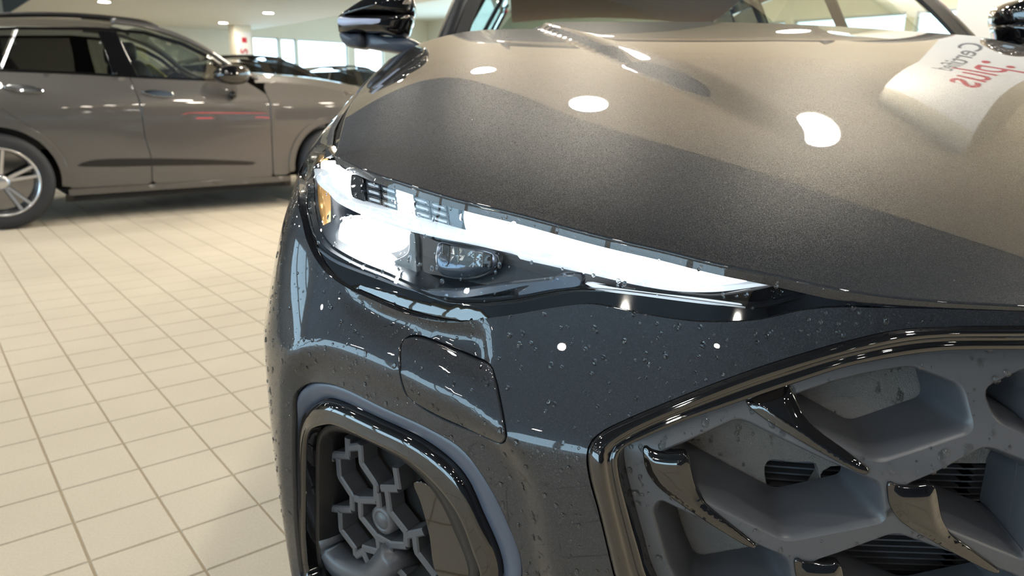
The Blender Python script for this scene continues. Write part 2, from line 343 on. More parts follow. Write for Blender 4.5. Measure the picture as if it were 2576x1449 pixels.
# ---- walls with window bands
def window_wall(name, axis, c, lo, hi, openings, zs, mat, nw, top=VTOP + .3, t=.3):
    """wall along b (axis a) or along a (axis b) at coordinate c with window openings [(u0,u1)], their frames and panes"""
    def bx(mb, u0, u1, z0, z1, c0=c, c1=c + t):
        if axis == 'a': ab_box(mb, c0, c1, u0, u1, z0, z1)
        else: ab_box(mb, u0, u1, c0, c1, z0, z1)
    mb = MB(); bx(mb, lo, hi, 0, zs[0]); bx(mb, lo, hi, zs[1], top); u = lo
    for u0, u1 in openings:
        bx(mb, u, u0, zs[0], zs[1]); u = u1
    bx(mb, u, hi, zs[0], zs[1]); tag(mb.build(name, mat), kind='structure')
    for k, (u0, u1) in enumerate(openings):
        nw[0] += 1; mid = c + t / 2
        w = MB(); fw = .05
        bx(w, u0, u1, zs[0], zs[0] + fw, mid - .04, mid + .04); bx(w, u0, u1, zs[1] - fw, zs[1], mid - .04, mid + .04)
        bx(w, u0, u0 + fw, zs[0], zs[1], mid - .04, mid + .04); bx(w, u1 - fw, u1, zs[0], zs[1], mid - .04, mid + .04)
        o = w.build('window_%d' % nw[0], M['alu']); tag(o, kind='structure')
        g = MB(); bx(g, u0 + fw, u1 - fw, zs[0] + fw, zs[1] - fw, mid - .004, mid + .004); g.build('pane', M['pane'], o)
NW = [0]
def far_a(px, py=130):      # where the photo's window edges meet the far wall
    d = ray([(px, py)])[0][:2]; s = BMAX / (B_ @ d); return float(A_ @ (d * s))
far_open = [(far_a(638), far_a(704)), (far_a(709), far_a(747)), (far_a(752), far_a(876)), (far_a(894), far_a(966))]
u = far_open[-1][1] + 1.0
while u + 2.2 < AMAX: far_open.append((u, u + 2.2)); u += 2.45
window_wall('wall_far', 'b', BMAX, AMIN, AMAX, far_open, (.5, 3.05), M['wall'], NW)
window_wall('wall_right', 'a', AMAX, BMIN, BMAX, [(BMIN + 1 + k * 3.0, BMIN + 3.8 + k * 3.0) for k in range(12)], (.5, 3.05), M['wall'], NW)
window_wall('wall_left', 'a', AMIN - .3, BMIN, BMAX, [(-9 + k * 3.0, -6.2 + k * 3.0) for k in range(8)], (.2, 4.9), M['wall'], NW)
mb = MB(); ab_box(mb, AMIN, AMAX, BMIN - .3, BMIN, 0, VTOP + .3); tag(mb.build('wall_back', M['darkwall']), kind='structure')
# ---- columns with red lettering boards
def letters(name, text, size, org, right, up, mat, parent, extrude=.004):
    cu = bpy.data.curves.new(name, 'FONT'); cu.body = text; cu.size = size; cu.extrude = extrude; cu.resolution_u = 3
    t = bpy.data.objects.new(name, cu); COL.objects.link(t); bpy.context.view_layer.update()
    me = bpy.data.meshes.new_from_object(t.evaluated_get(bpy.context.evaluated_depsgraph_get())); bpy.data.objects.remove(t)
    me.materials.clear(); me.materials.append(mat); o = bpy.data.objects.new(name, me); COL.objects.link(o); o.parent = parent
    r = Vector(right).normalized(); u = Vector(up).normalized(); n = r.cross(u)
    o.matrix_local = Matrix(((r.x, u.x, n.x, org[0]), (r.y, u.y, n.y, org[1]), (r.z, u.z, n.z, org[2]), (0, 0, 0, 1))); return o
def column(a, b, w, label, top):
    p = ab(a, b); t = thing('column', label, 'column', 'square showroom columns', loc=(p[0], p[1], 0))
    mb = MB(); h = w / 2
    v = [np.array([*(A_ * x + B_ * y), z]) for z in (0, .12, .12, top) for x, y in [(sx * (h + (.015 if z < .12 or False else 0)), sy * (h + (.015 if z < .12 else 0))) for sx, sy in ((-1, -1), (1, -1), (1, 1), (-1, 1))]]
    f = grid_faces(4, 4, True) + [(15, 14, 13, 12)]; mb.add(v, f); mb.build('shaft', M['wall'], t); return t
d = ray([(602, 65)])[0]; s = (CEIL - EYE[2]) / d[2]; ca, cb = to_ab(d[:2] * s)
col1 = column(ca, cb, .56, 'white square column with a red lettered board between distant windows and grey car', CEIL)
def board(t, w, h, z0, wcol, face=-1):
    """white board on the -b face of a column (local coordinates), lettered upwards"""
    off = B_ * face * (wcol / 2 + .012); mb = MB()
    v = [np.array([*(A_ * x + off + B_ * y), z]) for z in (z0, z0 + h) for x, y in ((-w / 2, -.01), (w / 2, -.01), (w / 2, .01), (-w / 2, .01))]
    mb.add(v, [(0, 3, 2, 1), (4, 5, 6, 7), (0, 1, 5, 4), (1, 2, 6, 5), (2, 3, 7, 6), (3, 0, 4, 7)]); b = mb.build('sign_board', M['white'], t)
    return b, off
bd, off = board(col1, .50, 2.1, .9, .56)
o3 = np.array([*(A_ * .10 + off * 1.0 - B_ * .013), 1.54]); mq = MB(); mq.add([np.array([*(A_ * x + off - B_ * .014), z]) for x, z in ((-.06, 2.66), (.10, 2.66), (.10, 2.82), (-.06, 2.82))] + [np.array([*(A_ * x + off - B_ * .008), z]) for x, z in ((-.06, 2.66), (.10, 2.66), (.10, 2.82), (-.06, 2.82))], [(0, 1, 2, 3), (0, 4, 5, 1), (1, 5, 6, 2), (2, 6, 7, 3), (3, 7, 4, 0)]); mq.build('red_mark', M['red'], bd); letters('lettering', ':plus', .52, o3, (0, 0, 1), (-A_[0], -A_[1], 0), M['red'], bd)
# ---- downlights
def downlight_mesh():
    ring = lathe([(.150, 0), (.152, -.012), (.140, -.014), (.132, -.006)], 24); face = lathe([(.132, -.008), (.0001, -.008)], 24); return ring, face
(rv_, rf_), (fv_, ff_) = downlight_mesh()
ring_me = mesh_data('trim_ring', rv_, rf_, M['white']); vface_me = mesh_data('diffuser', fv_, [q[::-1] for q in ff_], M['voidlamp'], False); face_me = mesh_data('diffuser', fv_, [q[::-1] for q in ff_], M['lampface'], False)
def downlight(x, y, z, label):
    t = thing('downlight', label, 'ceiling light', 'recessed ceiling downlights', loc=(x, y, z))
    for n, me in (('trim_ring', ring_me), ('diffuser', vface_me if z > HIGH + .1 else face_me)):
        o = bpy.data.objects.new(n, me); COL.objects.link(o); o.parent = t
LBL_LOW = 'round recessed downlight in the low cream soffit'; LBL_HIGH = 'round recessed downlight in the raised cream ceiling beyond the soffit edge'; LBL_VOID = 'round downlight in the high dark grey ceiling'
placed = []
def put_light(x, y, z, lab):
    if min([9] + [math.hypot(x - u, y - v) for u, v in placed]) < 1.2: return
    placed.append((x, y)); downlight(x, y, z, lab)
for px, py in [(262, 4), (192, 35), (675, 32), (561, 57), (549, 76)]:
    p = at_z(px, py, CEIL); put_light(p[0], p[1], CEIL, LBL_LOW)
for a, b in [(3.26, 4.55), (3.18, 3.2), (3.72, 1.72)]:
    p = ab(a, b); put_light(p[0], p[1], CEIL, LBL_LOW)
for i in range(-8, 9):
    for j in range(-6, 9):
        a, b = 3.5 + i * 2.5, 1.7 + j * 2.65; p = ab(a, b)
        if not (AMIN + .6 < a < AMAX - .6 and BMIN + .6 < b < 21): continue
        if p[1] > 9 and p[0] / p[1] < -.1: continue
        if abs(a - EDGE) < .3 or abs(a - VOID) < .3: continue
        if a < VOID and (i + j) % 2: continue
        put_light(p[0], p[1], VTOP if a < VOID else CEIL if a < EDGE else HIGH, LBL_VOID if a < VOID else LBL_LOW if a < EDGE else LBL_HIGH)
# ---- the column whose lettered board shows mirrored in the bonnet
col2 = column(4.57, 1.355, .58, 'white square column behind the dark grey SUV with a large lettered board', CEIL)
def board_a(t, w, z0, z1, wcol):
    """white board on the -a face"""
    off = -A_ * (wcol / 2 + .012); mb = MB()
    v = [np.array([*(B_ * x + off + A_ * y), z]) for z in (z0, z1) for x, y in ((-w / 2, -.01), (w / 2, -.01), (w / 2, .01), (-w / 2, .01))]
    mb.add(v, [(0, 3, 2, 1), (4, 5, 6, 7), (0, 1, 5, 4), (1, 2, 6, 5), (2, 3, 7, 6), (3, 0, 4, 7)]); return mb.build('sign_board', M['white'], t), off
bd2, off2 = board_a(col2, .58, 1.35, 2.98, .58)
def txt(s, size, side, z, mat):
    # reads upwards; side: metres towards the board's right edge as seen from the car
    o = np.array([*(off2 - A_ * .0115 - B_ * side), z]); letters('lettering', s, size, o, (0, 0, 1), tuple(B_) + (0,), mat, bd2, .002)
txt('Certified', .17, -.06, 1.75, M['grey']); txt(':plus', .36, .16, 1.95, M['red'])
# ================================================================== the grey SUV in front
XC = .55                                   # car centre line
car = thing('suv', 'wet dark grey SUV with its headlight lit, black honeycomb grille', 'car', loc=(XC, .65, 0))
car_objs = []
def part(name, v, f, mat, smooth=True, label=None, parent=None, kind=None):
    v = np.asarray(v, float)
    o = obj(name, v - CAR0, f, mat, parent or car, smooth, label, kind); return o
CAR0 = np.array([XC, .65, 0.])
# ---- bonnet surface
zc = Spl([.70, .75, .82, .9, 1.0, 1.2, 1.4, 1.6, 1.8, 2.0], [.872, .900, .934, .967, 1.003, 1.064, 1.119, 1.167, 1.209, 1.247])
def hood0(x, y):
    h = np.abs(XC - x); rd = np.interp(y, [.7, 1.0, 1.5, 2.0], [.012, .020, .035, .04]); k = np.maximum(0, (h - .6) / .22)
    return zc(y) - np.interp(y, [.8, 2], [.05, .025]) * h * h - rd * k**2.2
def hit(fn, p, lo=.4, hi=2.4, n=500):
    out = []
    for dd in ray(p):
        ys = np.linspace(lo, hi, n); s = ys / dd[1]; g = EYE[2] + dd[2] * s - fn(dd[0] * s, ys); k = np.where((g[:-1] > 0) & (g[1:] <= 0))[0]
        if len(k) == 0: out.append([np.nan] * 3); continue
        k = k[0]; t = g[k] / (g[k] - g[k+1]); yy = ys[k] + t * (ys[k+1] - ys[k]); s = yy / dd[1]; out.append([dd[0] * s, yy, EYE[2] + dd[2] * s])
    return np.array(out)
# power-dome facet: outer and inner line traced on the plain bonnet
lo_l = hit(hood0, c7((870, 285), (1000, 335), (1140, 395), (1300, 470), (1450, 545), (1600, 622), (1700, 668)))
up_l = hit(hood0, c7((860, 222), (1000, 258), (1100, 290), (1300, 362), (1500, 452), (1680, 553), (1850, 668)))
def hline(L):
    h = XC - L[:, 0]; y = L[:, 1]; k = np.argsort(y); c = np.polyfit(y[k], h[k], 2); ymin, ymax = y.min(), y.max()
    return lambda t: np.polyval(c, np.clip(t, ymin, ymax)) + (2 * c[0] * ymax + c[1]) * np.maximum(0, t - ymax) * .6
h_out, h_in = hline(lo_l), hline(up_l); DY0 = min(lo_l[:, 1].min(), up_l[:, 1].min())
def hood(x, y):
    x = np.asarray(x, float); y = np.asarray(y, float); h = np.abs(XC - x)
    ho, hi_ = h_out(y), h_in(y); w = np.maximum(ho - hi_, .02); k = (ho - h) / w
    dome = np.where(k < 0, 0, np.where(k > 1, 1, 1 - (1 - np.clip(k, 0, 1))**1.6)) * .016 * sm((y - DY0 - .02) / .45)
    dome = np.where(x > XC, .016 * sm((y - DY0 - .02) / .45) * (1 - sm(h / .85)), dome)
    return hood0(x, y) + dome
EDGE_PX = c3((460, 160), (700, 270), (1000, 370), (1300, 465), (1600, 545), (1900, 615), (2200, 695)) + c4((800, 320), (1200, 410), (1600, 510), (2100, 610), (2576, 715)) + [(2230, 742), (2400, 757), (2576, 766)]
edge = hit(hood, EDGE_PX)
gap = hit(hood, c2((1180, 1330), (1215, 1150), (1250, 1000), (1310, 880), (1390, 780)))
he_ = Spl([1.10, 1.22, 1.35, 1.48, 1.6, 1.8, 2.0], [.812, .831, .850, .862, .868, .873, .877])
efront = Spl((XC - edge[:, 0])[::-1], edge[:, 1][::-1])     # y of the bonnet's front edge at half width h
hs = np.concatenate([np.linspace(0, .60, 40), np.linspace(.62, .812, 20)])
fe = np.stack([hs, efront(hs)], 1); fe[:, 1] = np.where(hs < .03, efront(.03), fe[:, 1])
yy = np.linspace(fe[-1, 1] + .012, 1.985, 40); ge = np.stack([np.maximum(he_(yy), fe[-1, 0] + .003), yy], 1)
hr = np.linspace(.86, 0, 40); rear = np.stack([hr, 1.985 + .01 * (1 - (hr / .86)**2)], 1)
half = np.concatenate([fe, ge, rear])                       # (h, y) left half outline
full = np.concatenate([np.stack([XC - half[:-1, 0], half[:-1, 1]], 1), np.stack([XC + half[::-1, 0], half[::-1, 1]], 1)[:-1]])
def mp_hood(u): return np.stack([u[:, 0], u[:, 1], hood(u[:, 0], u[:, 1])], 1) - CAR0
hood_o = panel('bonnet', full, [], mp_hood, .011, M['paint'], car, rim=.014, bevel=.0025, towards=(0, 0, 9), inward=lambda L: np.tile([0, .35, -.93], (len(L), 1)))
# ---- drum surface of nose, wings and bumper:  S(t, z, inset)
PB = np.array([(0, .650), (.2, .660), (.35, .686), (.5, .736), (.62, .790), (.73, .853), (.82, .918), (.868, .960), (.907, 1.010), (.932, 1.070), (.953, 1.135), (.962, 1.22), (.967, 1.4), (.968, 1.7), (.968, 2.3)])
PC = catmull(PB, 600); PT = np.concatenate([[0], np.cumsum(np.linalg.norm(np.diff(PC, axis=0), axis=1))])
_tg = np.gradient(PC, axis=0); _tg /= np.linalg.norm(_tg, axis=1)[:, None]; PN = np.stack([-_tg[:, 1], _tg[:, 0]], 1)   # inward (h, y)
PN[:, 1] = np.maximum(PN[:, 1], 0); PN[:, 0] = np.minimum(PN[:, 0], 0); PN /= np.linalg.norm(PN, axis=1)[:, None]
top = np.concatenate([fe, ge]); topz = hood(XC - top[:, 0], top[:, 1])
De = np.zeros(600); Ze = np.zeros(600)
for i in range(600):                       # where the inward normal meets the bonnet edge / wing gap in plan
    r = top - PC[i]; along = r @ PN[i]; across = r @ np.array([PN[i, 1], -PN[i, 0]]); k = np.argsort(abs(across))[:2]
    w = abs(across[k]); w = w[::-1] / max(w.sum(), 1e-9); De[i] = along[k] @ w; Ze[i] = topz[k] @ w
_i0 = int(np.argmax(PC[:, 1] > 1.88)); De[_i0:] = De[_i0 - 1]; Ze[_i0:] = Ze[_i0 - 1] + (PC[_i0:, 1] - PC[_i0, 1]) * .2
ker = np.ones(21) / 21; De = np.convolve(np.pad(De, 10, 'edge'), ker, 'valid'); Ze = np.convolve(np.pad(Ze, 10, 'edge'), ker, 'valid')
def P_(t): return np.stack([np.interp(t, PT, PC[:, 0]), np.interp(t, PT, PC[:, 1])], 1)
def N_(t): n = np.stack([np.interp(t, PT, PN[:, 0]), np.interp(t, PT, PN[:, 1])], 1); return n / np.linalg.norm(n, axis=1)[:, None]
def t_of_h(h): return np.interp(h, PC[:, 0], PT)
ZC = Spl([0, .3, .5, .6, .75, .9, 1.02, 1.15, 1.4, 2.4], [.70, .70, .697, .700, .712, .722, .715, .70, .72, .78])   # height of the shoulder crease along t
REL = None; REL_T = np.linspace(.35, 1.35, 420); REL_Z = np.linspace(.22, .98, 320)
def Dfun(t, z):
    zc_, ze, de = ZC(t), np.interp(t, PT, Ze), np.interp(t, PT, De); u = (z - zc_) / (ze - zc_); ur = .5 * (u + np.sqrt(u * u + .0012))
    a = 1.55; ws = sm((t - .80) / .24); w2 = sm((t - 1.14) / .16); ck = .5 - .10 * w2; up = de * ((a * ur - (a - 1) * ur**2) * (1 - ws) + (ck * ur + (1 - ck) * np.abs(ur)**(6 + 2 * w2)) * ws); dn = .10 * np.maximum(0, zc_ - .1 - z)**1.6
    if REL is not None:                       # sculpted recesses, from a table
        i = np.clip((t - REL_T[0]) / (REL_T[1] - REL_T[0]), 0, len(REL_T) - 1.001); j = np.clip((z - REL_Z[0]) / (REL_Z[1] - REL_Z[0]), 0, len(REL_Z) - 1.001); a0, b0 = i.astype(int), j.astype(int); fi, fj = i - a0, j - b0
        up = up + REL[a0, b0] * (1 - fi) * (1 - fj) + REL[a0 + 1, b0] * fi * (1 - fj) + REL[a0, b0 + 1] * (1 - fi) * fj + REL[a0 + 1, b0 + 1] * fi * fj
    return up + dn
def S(uv, inset=0.):
    t, z = uv[:, 0], uv[:, 1]; p = P_(t) + N_(t) * (Dfun(t, z) + inset)[:, None] if np.ndim(inset) else P_(t) + N_(t) * (Dfun(t, z) + inset)[:, None]
    return np.stack([XC - p[:, 0], p[:, 1], z], 1)
def IN(uv): n = N_(uv[:, 0]); return np.stack([-n[:, 0], n[:, 1], np.zeros(len(n))], 1)
_gt = np.linspace(0, PT[-1] * .62, 420); _gz = np.linspace(.15, 1.06, 190); _GT, _GZ = np.meshgrid(_gt, _gz, indexing='ij'); _G = np.stack([_GT.ravel(), _GZ.ravel()], 1)
_cache = {}
def uv(px, inset=0., warn=None):
    """photo points -> (t, z) on the drum surface at an inset"""
    key = round(float(inset), 4)
    if key not in _cache:
        P = S(_G, inset); q = proj(P); _cache[key] = (q, P[:, 1])
    q, dep = _cache[key]; out = []
    for p in np.atleast_2d(np.array(px, float)):
        d = np.hypot(q[:, 0] - p[0], q[:, 1] - p[1]); near = np.where(d < d.min() + 4)[0]; k = near[np.argmin(dep[near])]; x = _G[k].copy()
        for _ in range(12):
            e = 1e-4; J = np.array([x, x + [e, 0], x + [0, e]]); r = proj(S(J, inset)); b = p - r[0]; A = np.stack([(r[1] - r[0]) / e, (r[2] - r[0]) / e], 1)
            st = np.linalg.lstsq(A.T @ A + np.eye(2) * 50., A.T @ b, rcond=None)[0]; st = np.clip(st, -.03, .03); x = x + st
            x[0] = np.clip(x[0], 0, PT[-1]); x[1] = np.clip(x[1], .1, 1.1)
        if warn is not None:
            r = proj(S(x[None], inset))[0]
            if np.hypot(*(r - p)) > 3: print('uv miss', warn, p, r)
        out.append(x)
    return np.array(out)
def SP(px, inset=0.): return S(uv(px, inset), inset)
REC = catmull(uv([(850, 728), (979, 770), (1135, 806), (1225, 820), (1238, 880), (1252, 955), (1325, 1004), (1214, 962), (1090, 905), (983, 862), (890, 800)]), 90, True)
CHA = catmull(np.concatenate([uv(c5((110, 330), (140, 265), (215, 205), (330, 187), (420, 200), (740, 330), (900, 410), (1150, 540), (1350, 720), (1500, 960), (1600, 1449))), [[.44, .36], [.6, .265], [.85, .25]], uv(c5((160, 1449), (105, 1000), (100, 600)))]), 120, True)
_q = np.stack([g.ravel() for g in np.meshgrid(REL_T, REL_Z, indexing='ij')], 1)
REL = (np.where(in_poly(_q, REC), sm(dist_poly(_q, REC) / .022), 0) * .011 + np.where(in_poly(_q, CHA), np.clip(dist_poly(_q, CHA) / .034, 0, 1), 0) * .019).reshape(420, 320); _cache.clear()
# ---- traced outlines on the photo
LENS_PX = [(806, 363), (824, 376), (842, 398), (862, 409)] + [(x - 2, y + 9) for x, y in EDGE_PX[1:12]] + [(2066, 724), (2014, 750), (1952, 769), (1906, 777), (1859, 773), (1735, 757), (1610, 741), (1520, 731), (1461, 729), (1387, 736), (1300, 753), (1220, 762), (1160, 763), (1100, 756), (1040, 735), (970, 704), (890, 671), (840, 645), (805, 620), (782, 585), (770, 540), (764, 490), (764, 440), (772, 400), (787, 374)]
BT = [(775, 356), (758, 400), (751, 440), (751, 490), (757, 545), (770, 600), (790, 645), (825, 690), (878, 727), (979, 773), (1029, 792), (1089, 807), (1135, 812), (1237, 799), (1300, 790), (1393, 774), (1486, 765), (1560, 778), (1610, 789), (1704, 804), (1766, 810), (1859, 809), (1921, 803), (2014, 782), (2100, 774), (2300, 776), (2576, 783)]
G0 = c6((2460, 85), (2000, 90), (1750, 110), (1500, 165), (1200, 250), (900, 350), (600, 465), (300, 590), (160, 660), (95, 720), (75, 800), (90, 920), (140, 1100), (200, 1350), (225, 1449))
G1 = c6((2460, 125), (2000, 130), (1790, 150), (1500, 215), (1200, 300), (900, 400), (600, 520), (330, 640), (230, 700), (165, 760), (165, 850), (200, 1050), (260, 1300), (300, 1449))
G2 = c6((2460, 210), (2050, 215), (1850, 235), (1500, 300), (1200, 395), (950, 480), (600, 600), (370, 700), (290, 740), (255, 790), (260, 880), (300, 1050), (370, 1300), (415, 1449))
IB = c5((1420, 1449), (1320, 1120), (1200, 900), (1080, 750), (900, 640), (640, 520), (420, 415), (300, 390), (220, 405), (165, 460), (158, 600), (163, 1000), (200, 1449))
IC = c5((1300, 1449), (1180, 1100), (1080, 900), (900, 740), (600, 590), (360, 490), (300, 500), (240, 545), (215, 610), (205, 800), (207, 1000), (228, 1449))
ID = c5((1200, 1449), (1160, 1300), (1080, 1100), (960, 940), (800, 800), (600, 700), (410, 615), (330, 620), (265, 650), (242, 720), (236, 1000), (256, 1449))
IE = c5((1130, 1449), (1050, 1190), (960, 1010), (830, 860), (690, 765), (540, 690), (420, 655), (365, 665), (335, 700), (328, 760), (325, 1000), (345, 1449))
W_ = c5((742, 240), (752, 175), (790, 140), (850, 134), (930, 157), (1080, 215), (1200, 265), (1250, 300), (1275, 370), (1305, 500), (1330, 640), (1335, 700), (1310, 735), (1270, 725), (1100, 650), (950, 585), (850, 525), (790, 475), (755, 400), (742, 310))
def closed_uv(px, n, inset=0., extra=None, warn=None):
    a = uv(px, inset, warn)
    if extra is not None: a = np.concatenate([a, np.asarray(extra, float)])
    return catmull(a, n, True)
T_END = t_of_h(.953)                       # rear end of the bumper corner
# openings: finish the traced loops below the picture
def half_loop(px, n, inset, tail, warn=None):
    """a traced half loop of the grille, from the centre line over the corner down, closed below the picture; starts and ends on the centre line"""
    a = uv(px, inset, warn); a = np.concatenate([[[0, a[0, 1] + .001]], a, np.asarray(tail, float)]); return catmull(a, n)
g0 = half_loop(G0, 150, 0., [(.395, .44), (.33, .335), (.28, .305), (.15, .29), (0, .29)], 'g0')
g1 = half_loop(G1, 150, -.006, [(.365, .44), (.315, .36), (.27, .335), (.15, .322), (0, .322)], 'g1')
g2 = half_loop(G2, 150, .010, [(.335, .44), (.295, .385), (.25, .365), (.15, .352), (0, .352)], 'g2')
ib = closed_uv(IB, 140, 0., [(.95, .295), (.85, .280), (.72, .295), (.62, .37)], 'ib'); ic = closed_uv(IC, 140, .006, [(.94, .308), (.85, .295), (.73, .31), (.64, .38)], 'ic')
idd = closed_uv(ID, 140, .004, [(.91, .325), (.83, .312), (.75, .328), (.67, .39)], 'id'); ie = closed_uv(IE, 140, .030, [(.87, .345), (.81, .333), (.76, .348), (.70, .40)], 'ie')
wl = closed_uv(W_, 110, 0., None, 'w')
bt = catmull(uv(BT, 0., 'bt'), 160)
outline = np.concatenate([[[T_END + .05, .90]], bt, [[0, bt[-1, 1]]], g0, [[0, .25], [.5, .22], [.8, .22], [T_END, .24], [T_END + .06, .50], [T_END + .08, .70]]])
def mp(inset): return lambda u: S(u, inset) - CAR0
both = []                                   # parts that also exist on the other side of the car
def put(o): both.append(o); return o
bumper = put(panel('bumper', outline, [ib, wl], mp(0.), .010, M['paint'], car, rim=.012, bevel=.002, inward=IN))
# washer flap: its own piece inside a narrow black joint
def shrink(L, d):
    L = np.asarray(L); t = np.roll(L, -1, 0) - np.roll(L, 1, 0); n = np.stack([t[:, 1], -t[:, 0]], 1); n /= np.linalg.norm(n, axis=1)[:, None]
    A = .5 * np.sum(L[:, 0] * np.roll(L[:, 1], -1) - np.roll(L[:, 0], -1) * L[:, 1]); return L - n * d * (1 if A > 0 else -1)
put(panel('washer_flap', shrink(wl, .0046), [], mp(-.0006), .009, M['paint'], car, rim=.012, bevel=.0018, inward=IN, label='rounded headlight washer flap'))
put(panel('flap_recess', shrink(wl, -.006), [], mp(.011), .02, M['void'], car, rim=0, inward=IN))
# black surround under the lens
lens_uv = closed_uv(LENS_PX, 220, -.002, None, 'lens')
low = catmull(uv([(x + (14 if x < 900 else 0), y + 16) for x, y in BT[2:]], .012), 130)
topc = catmull(np.concatenate([uv([(2576, 752), (2300, 738), (2100, 714)], .012), uv([(x, y + 2) for x, y in EDGE_PX[:11][::-1]], .012), [lens_uv[0] + (.012, .006)], [[low[0, 0] + .02, low[0, 1] + .02]]]), 130)
sur = np.concatenate([low, topc]); lh = shrink(lens_uv, .0035); lh = lh[in_poly(lh, sur) & (dist_poly(lh, sur) > .001)]
put(panel('headlight_surround', sur, [lh], mp(.012), .014, M['gloss'], car, rim=0, inward=IN))
# wing
ft = np.linspace(t_of_h(.90), PT[-1] - .25, 60); fz = np.interp(ft, PT, Ze)
lead = uv([(838, 388), (822, 372), (805, 358), (790, 352)], 0., 'wing')
wing_out = np.concatenate([np.stack([ft, fz - .016], 1)[ft > lead[0, 0] + .01], [[ft[-1], .42], [T_END + .82, .42]],
    [(T_END + .43 + .40 * math.cos(a), .37 + .40 * math.sin(a)) for a in np.linspace(.1, math.pi - .1, 24)], [[T_END + .03, .42], [T_END + .065, .50], [T_END + .086, .70], [T_END + .056, .898]], lead[::-1]])
_gy = np.linspace(1.20, 1.95, 40); _gh = np.array([float(he_(y)) for y in _gy]) - .018; _gp = np.stack([XC - _gh, _gy, hood(XC - _gh, _gy) - .034], 1) - CAR0; _gv, _gf = sweep(_gp, [(-.03, -.03), (.03, -.03), (.03, .012), (-.03, .012)], np.tile([0, 0, 1.], (40, 1))); put(obj('bonnet_gutter', _gv, _gf, M['void'], car, False))
put(panel('wing', wing_out, [], mp(0.), .012, M['paint'], car, rim=.01, bevel=.002, inward=IN, towards=(-6, -3, 1)))
# ================================================================== grille
def to_c(L, d):
    c = L.mean(0); v = L - c; r = np.linalg.norm(v, axis=1)[:, None]; return c + v * np.maximum(1 - d / r, .1)
def inset_map(ins):
    return lambda u: S(u, ins) - CAR0
def loft(name, loops, insets, mat, parent, closed=False, label=None):
    rows = [S(L, i) - CAR0 for L, i in zip(loops, insets)]; n, m = len(rows), len(rows[0]); V = np.concatenate(rows); f = grid_faces(n, m, closed)
    T = np.array(f); a = V[T[:, :3]] + CAR0; nn = np.cross(a[:, 1] - a[:, 0], a[:, 2] - a[:, 0]); 
    if np.einsum('ij,ij->i', nn, EYE - a[:, 0]).sum() < 0: f = [q[::-1] for q in f]
    return obj(name, V, f, mat, parent, True, label)
def mix(a, b, k): return a * (1 - k) + b * k
def sh(L, d):           # shrink an open half loop of the grille towards its middle
    c = np.array([0, .58]); v = L - c; r = np.linalg.norm(v, axis=1)[:, None]; return c + v * (1 - d / r) * 1.0
def on_axis(L): L = L.copy(); L[0, 0] = L[-1, 0] = 0; return L
put(loft('grille_frame', [g0, g0, mix(g0, g1, .35), mix(g0, g1, .75), g1, mix(g1, g2, .25), mix(g1, g2, .5), mix(g1, g2, .55), mix(g1, g2, .85), g2, on_axis(sh(g2, .004))],
         [.016, .002, -.0075, -.0105, -.0100, -.005, .003, .0005, .001, .006, .060], M['gloss'], car, label='gloss black grille surround'))
gv = on_axis(sh(g2, .002))
# lattice of slanted hexagons
HEX = np.array([(.316, .751), (.155, .695), (.141, .635), (.256, .598), (.398, .656), (.416, .700)]); V12 = np.array([-.085, .098]); V13 = np.array([-.259, -.012])
HC = HEX.mean(0)
HEX = np.array([h for h in HEX])
def chaikin(L, n=2, k=.22):
    for _ in range(n): L = np.stack([L * (1 - k) + np.roll(L, -1, 0) * k, L * k + np.roll(L, -1, 0) * (1 - k)], 1).reshape(-1, 2)
    return L
def clip_poly(P, C):
    """Sutherland-Hodgman: P clipped to the convex polygon C"""
    A = np.sum(C[:, 0] * np.roll(C[:, 1], -1) - np.roll(C[:, 0], -1) * C[:, 1]); C = C if A > 0 else C[::-1]; out = list(P)
    for i in range(len(C)):
        a, b = C[i], C[(i + 1) % len(C)]; inp, out = out, []
        if not inp: break
        side = lambda p: (b[0] - a[0]) * (p[1] - a[1]) - (b[1] - a[1]) * (p[0] - a[0])
        for k in range(len(inp)):
            p, q = inp[k], inp[(k + 1) % len(inp)]; sp_, sq = side(p), side(q)
            if sp_ >= 0: out.append(p)
            if (sp_ >= 0) != (sq >= 0): t = sp_ / (sp_ - sq); out.append(np.array(p) + t * (np.array(q) - np.array(p)))
    return np.array(out)
def hull(P):
    P = sorted(map(tuple, P)); 
    def h(P):
        r = []
        for p in P:
            while len(r) > 1 and (r[-1][0] - r[-2][0]) * (p[1] - r[-2][1]) - (r[-1][1] - r[-2][1]) * (p[0] - r[-2][0]) <= 0: r.pop()
            r.append(p)
        return r[:-1]
    return np.array(h(P) + h(P[::-1]))
def area(L): return abs(.5 * np.sum(L[:, 0] * np.roll(L[:, 1], -1) - np.roll(L[:, 0], -1) * L[:, 1]))
clipC = hull(np.concatenate([on_axis(sh(g2, .010))[::3], [[-.004, .8]], [[-.004, .36]]]))
FACE = .030
holes = []; cell_ids = []; funnels = []
def offset_poly(c, w):
    """move the sides of a convex polygon (counter-clockwise) inwards by w; sides on the centre line stay"""
    n = len(c); L = []
    for k in range(n):
        p0, p1, p2 = c[k - 1], c[k], c[(k + 1) % n]; e1 = (p1 - p0) / np.linalg.norm(p1 - p0); e2 = (p2 - p1) / np.linalg.norm(p2 - p1)
        n1 = np.array([-e1[1], e1[0]]); n2 = np.array([-e2[1], e2[0]]); w1 = .004 if p0[0] < 0 and p1[0] < 0 else w; w2 = .004 if p1[0] < 0 and p2[0] < 0 else w
        try: L.append(np.linalg.solve(np.array([n1, n2]), [n1 @ p1 + w1, n2 @ p1 + w2]))
        except Exception: L.append(p1 + n1 * w)
    return np.array(L)
def signed(L): return .5 * np.sum(L[:, 0] * np.roll(L[:, 1], -1) - np.roll(L[:, 0], -1) * L[:, 1])
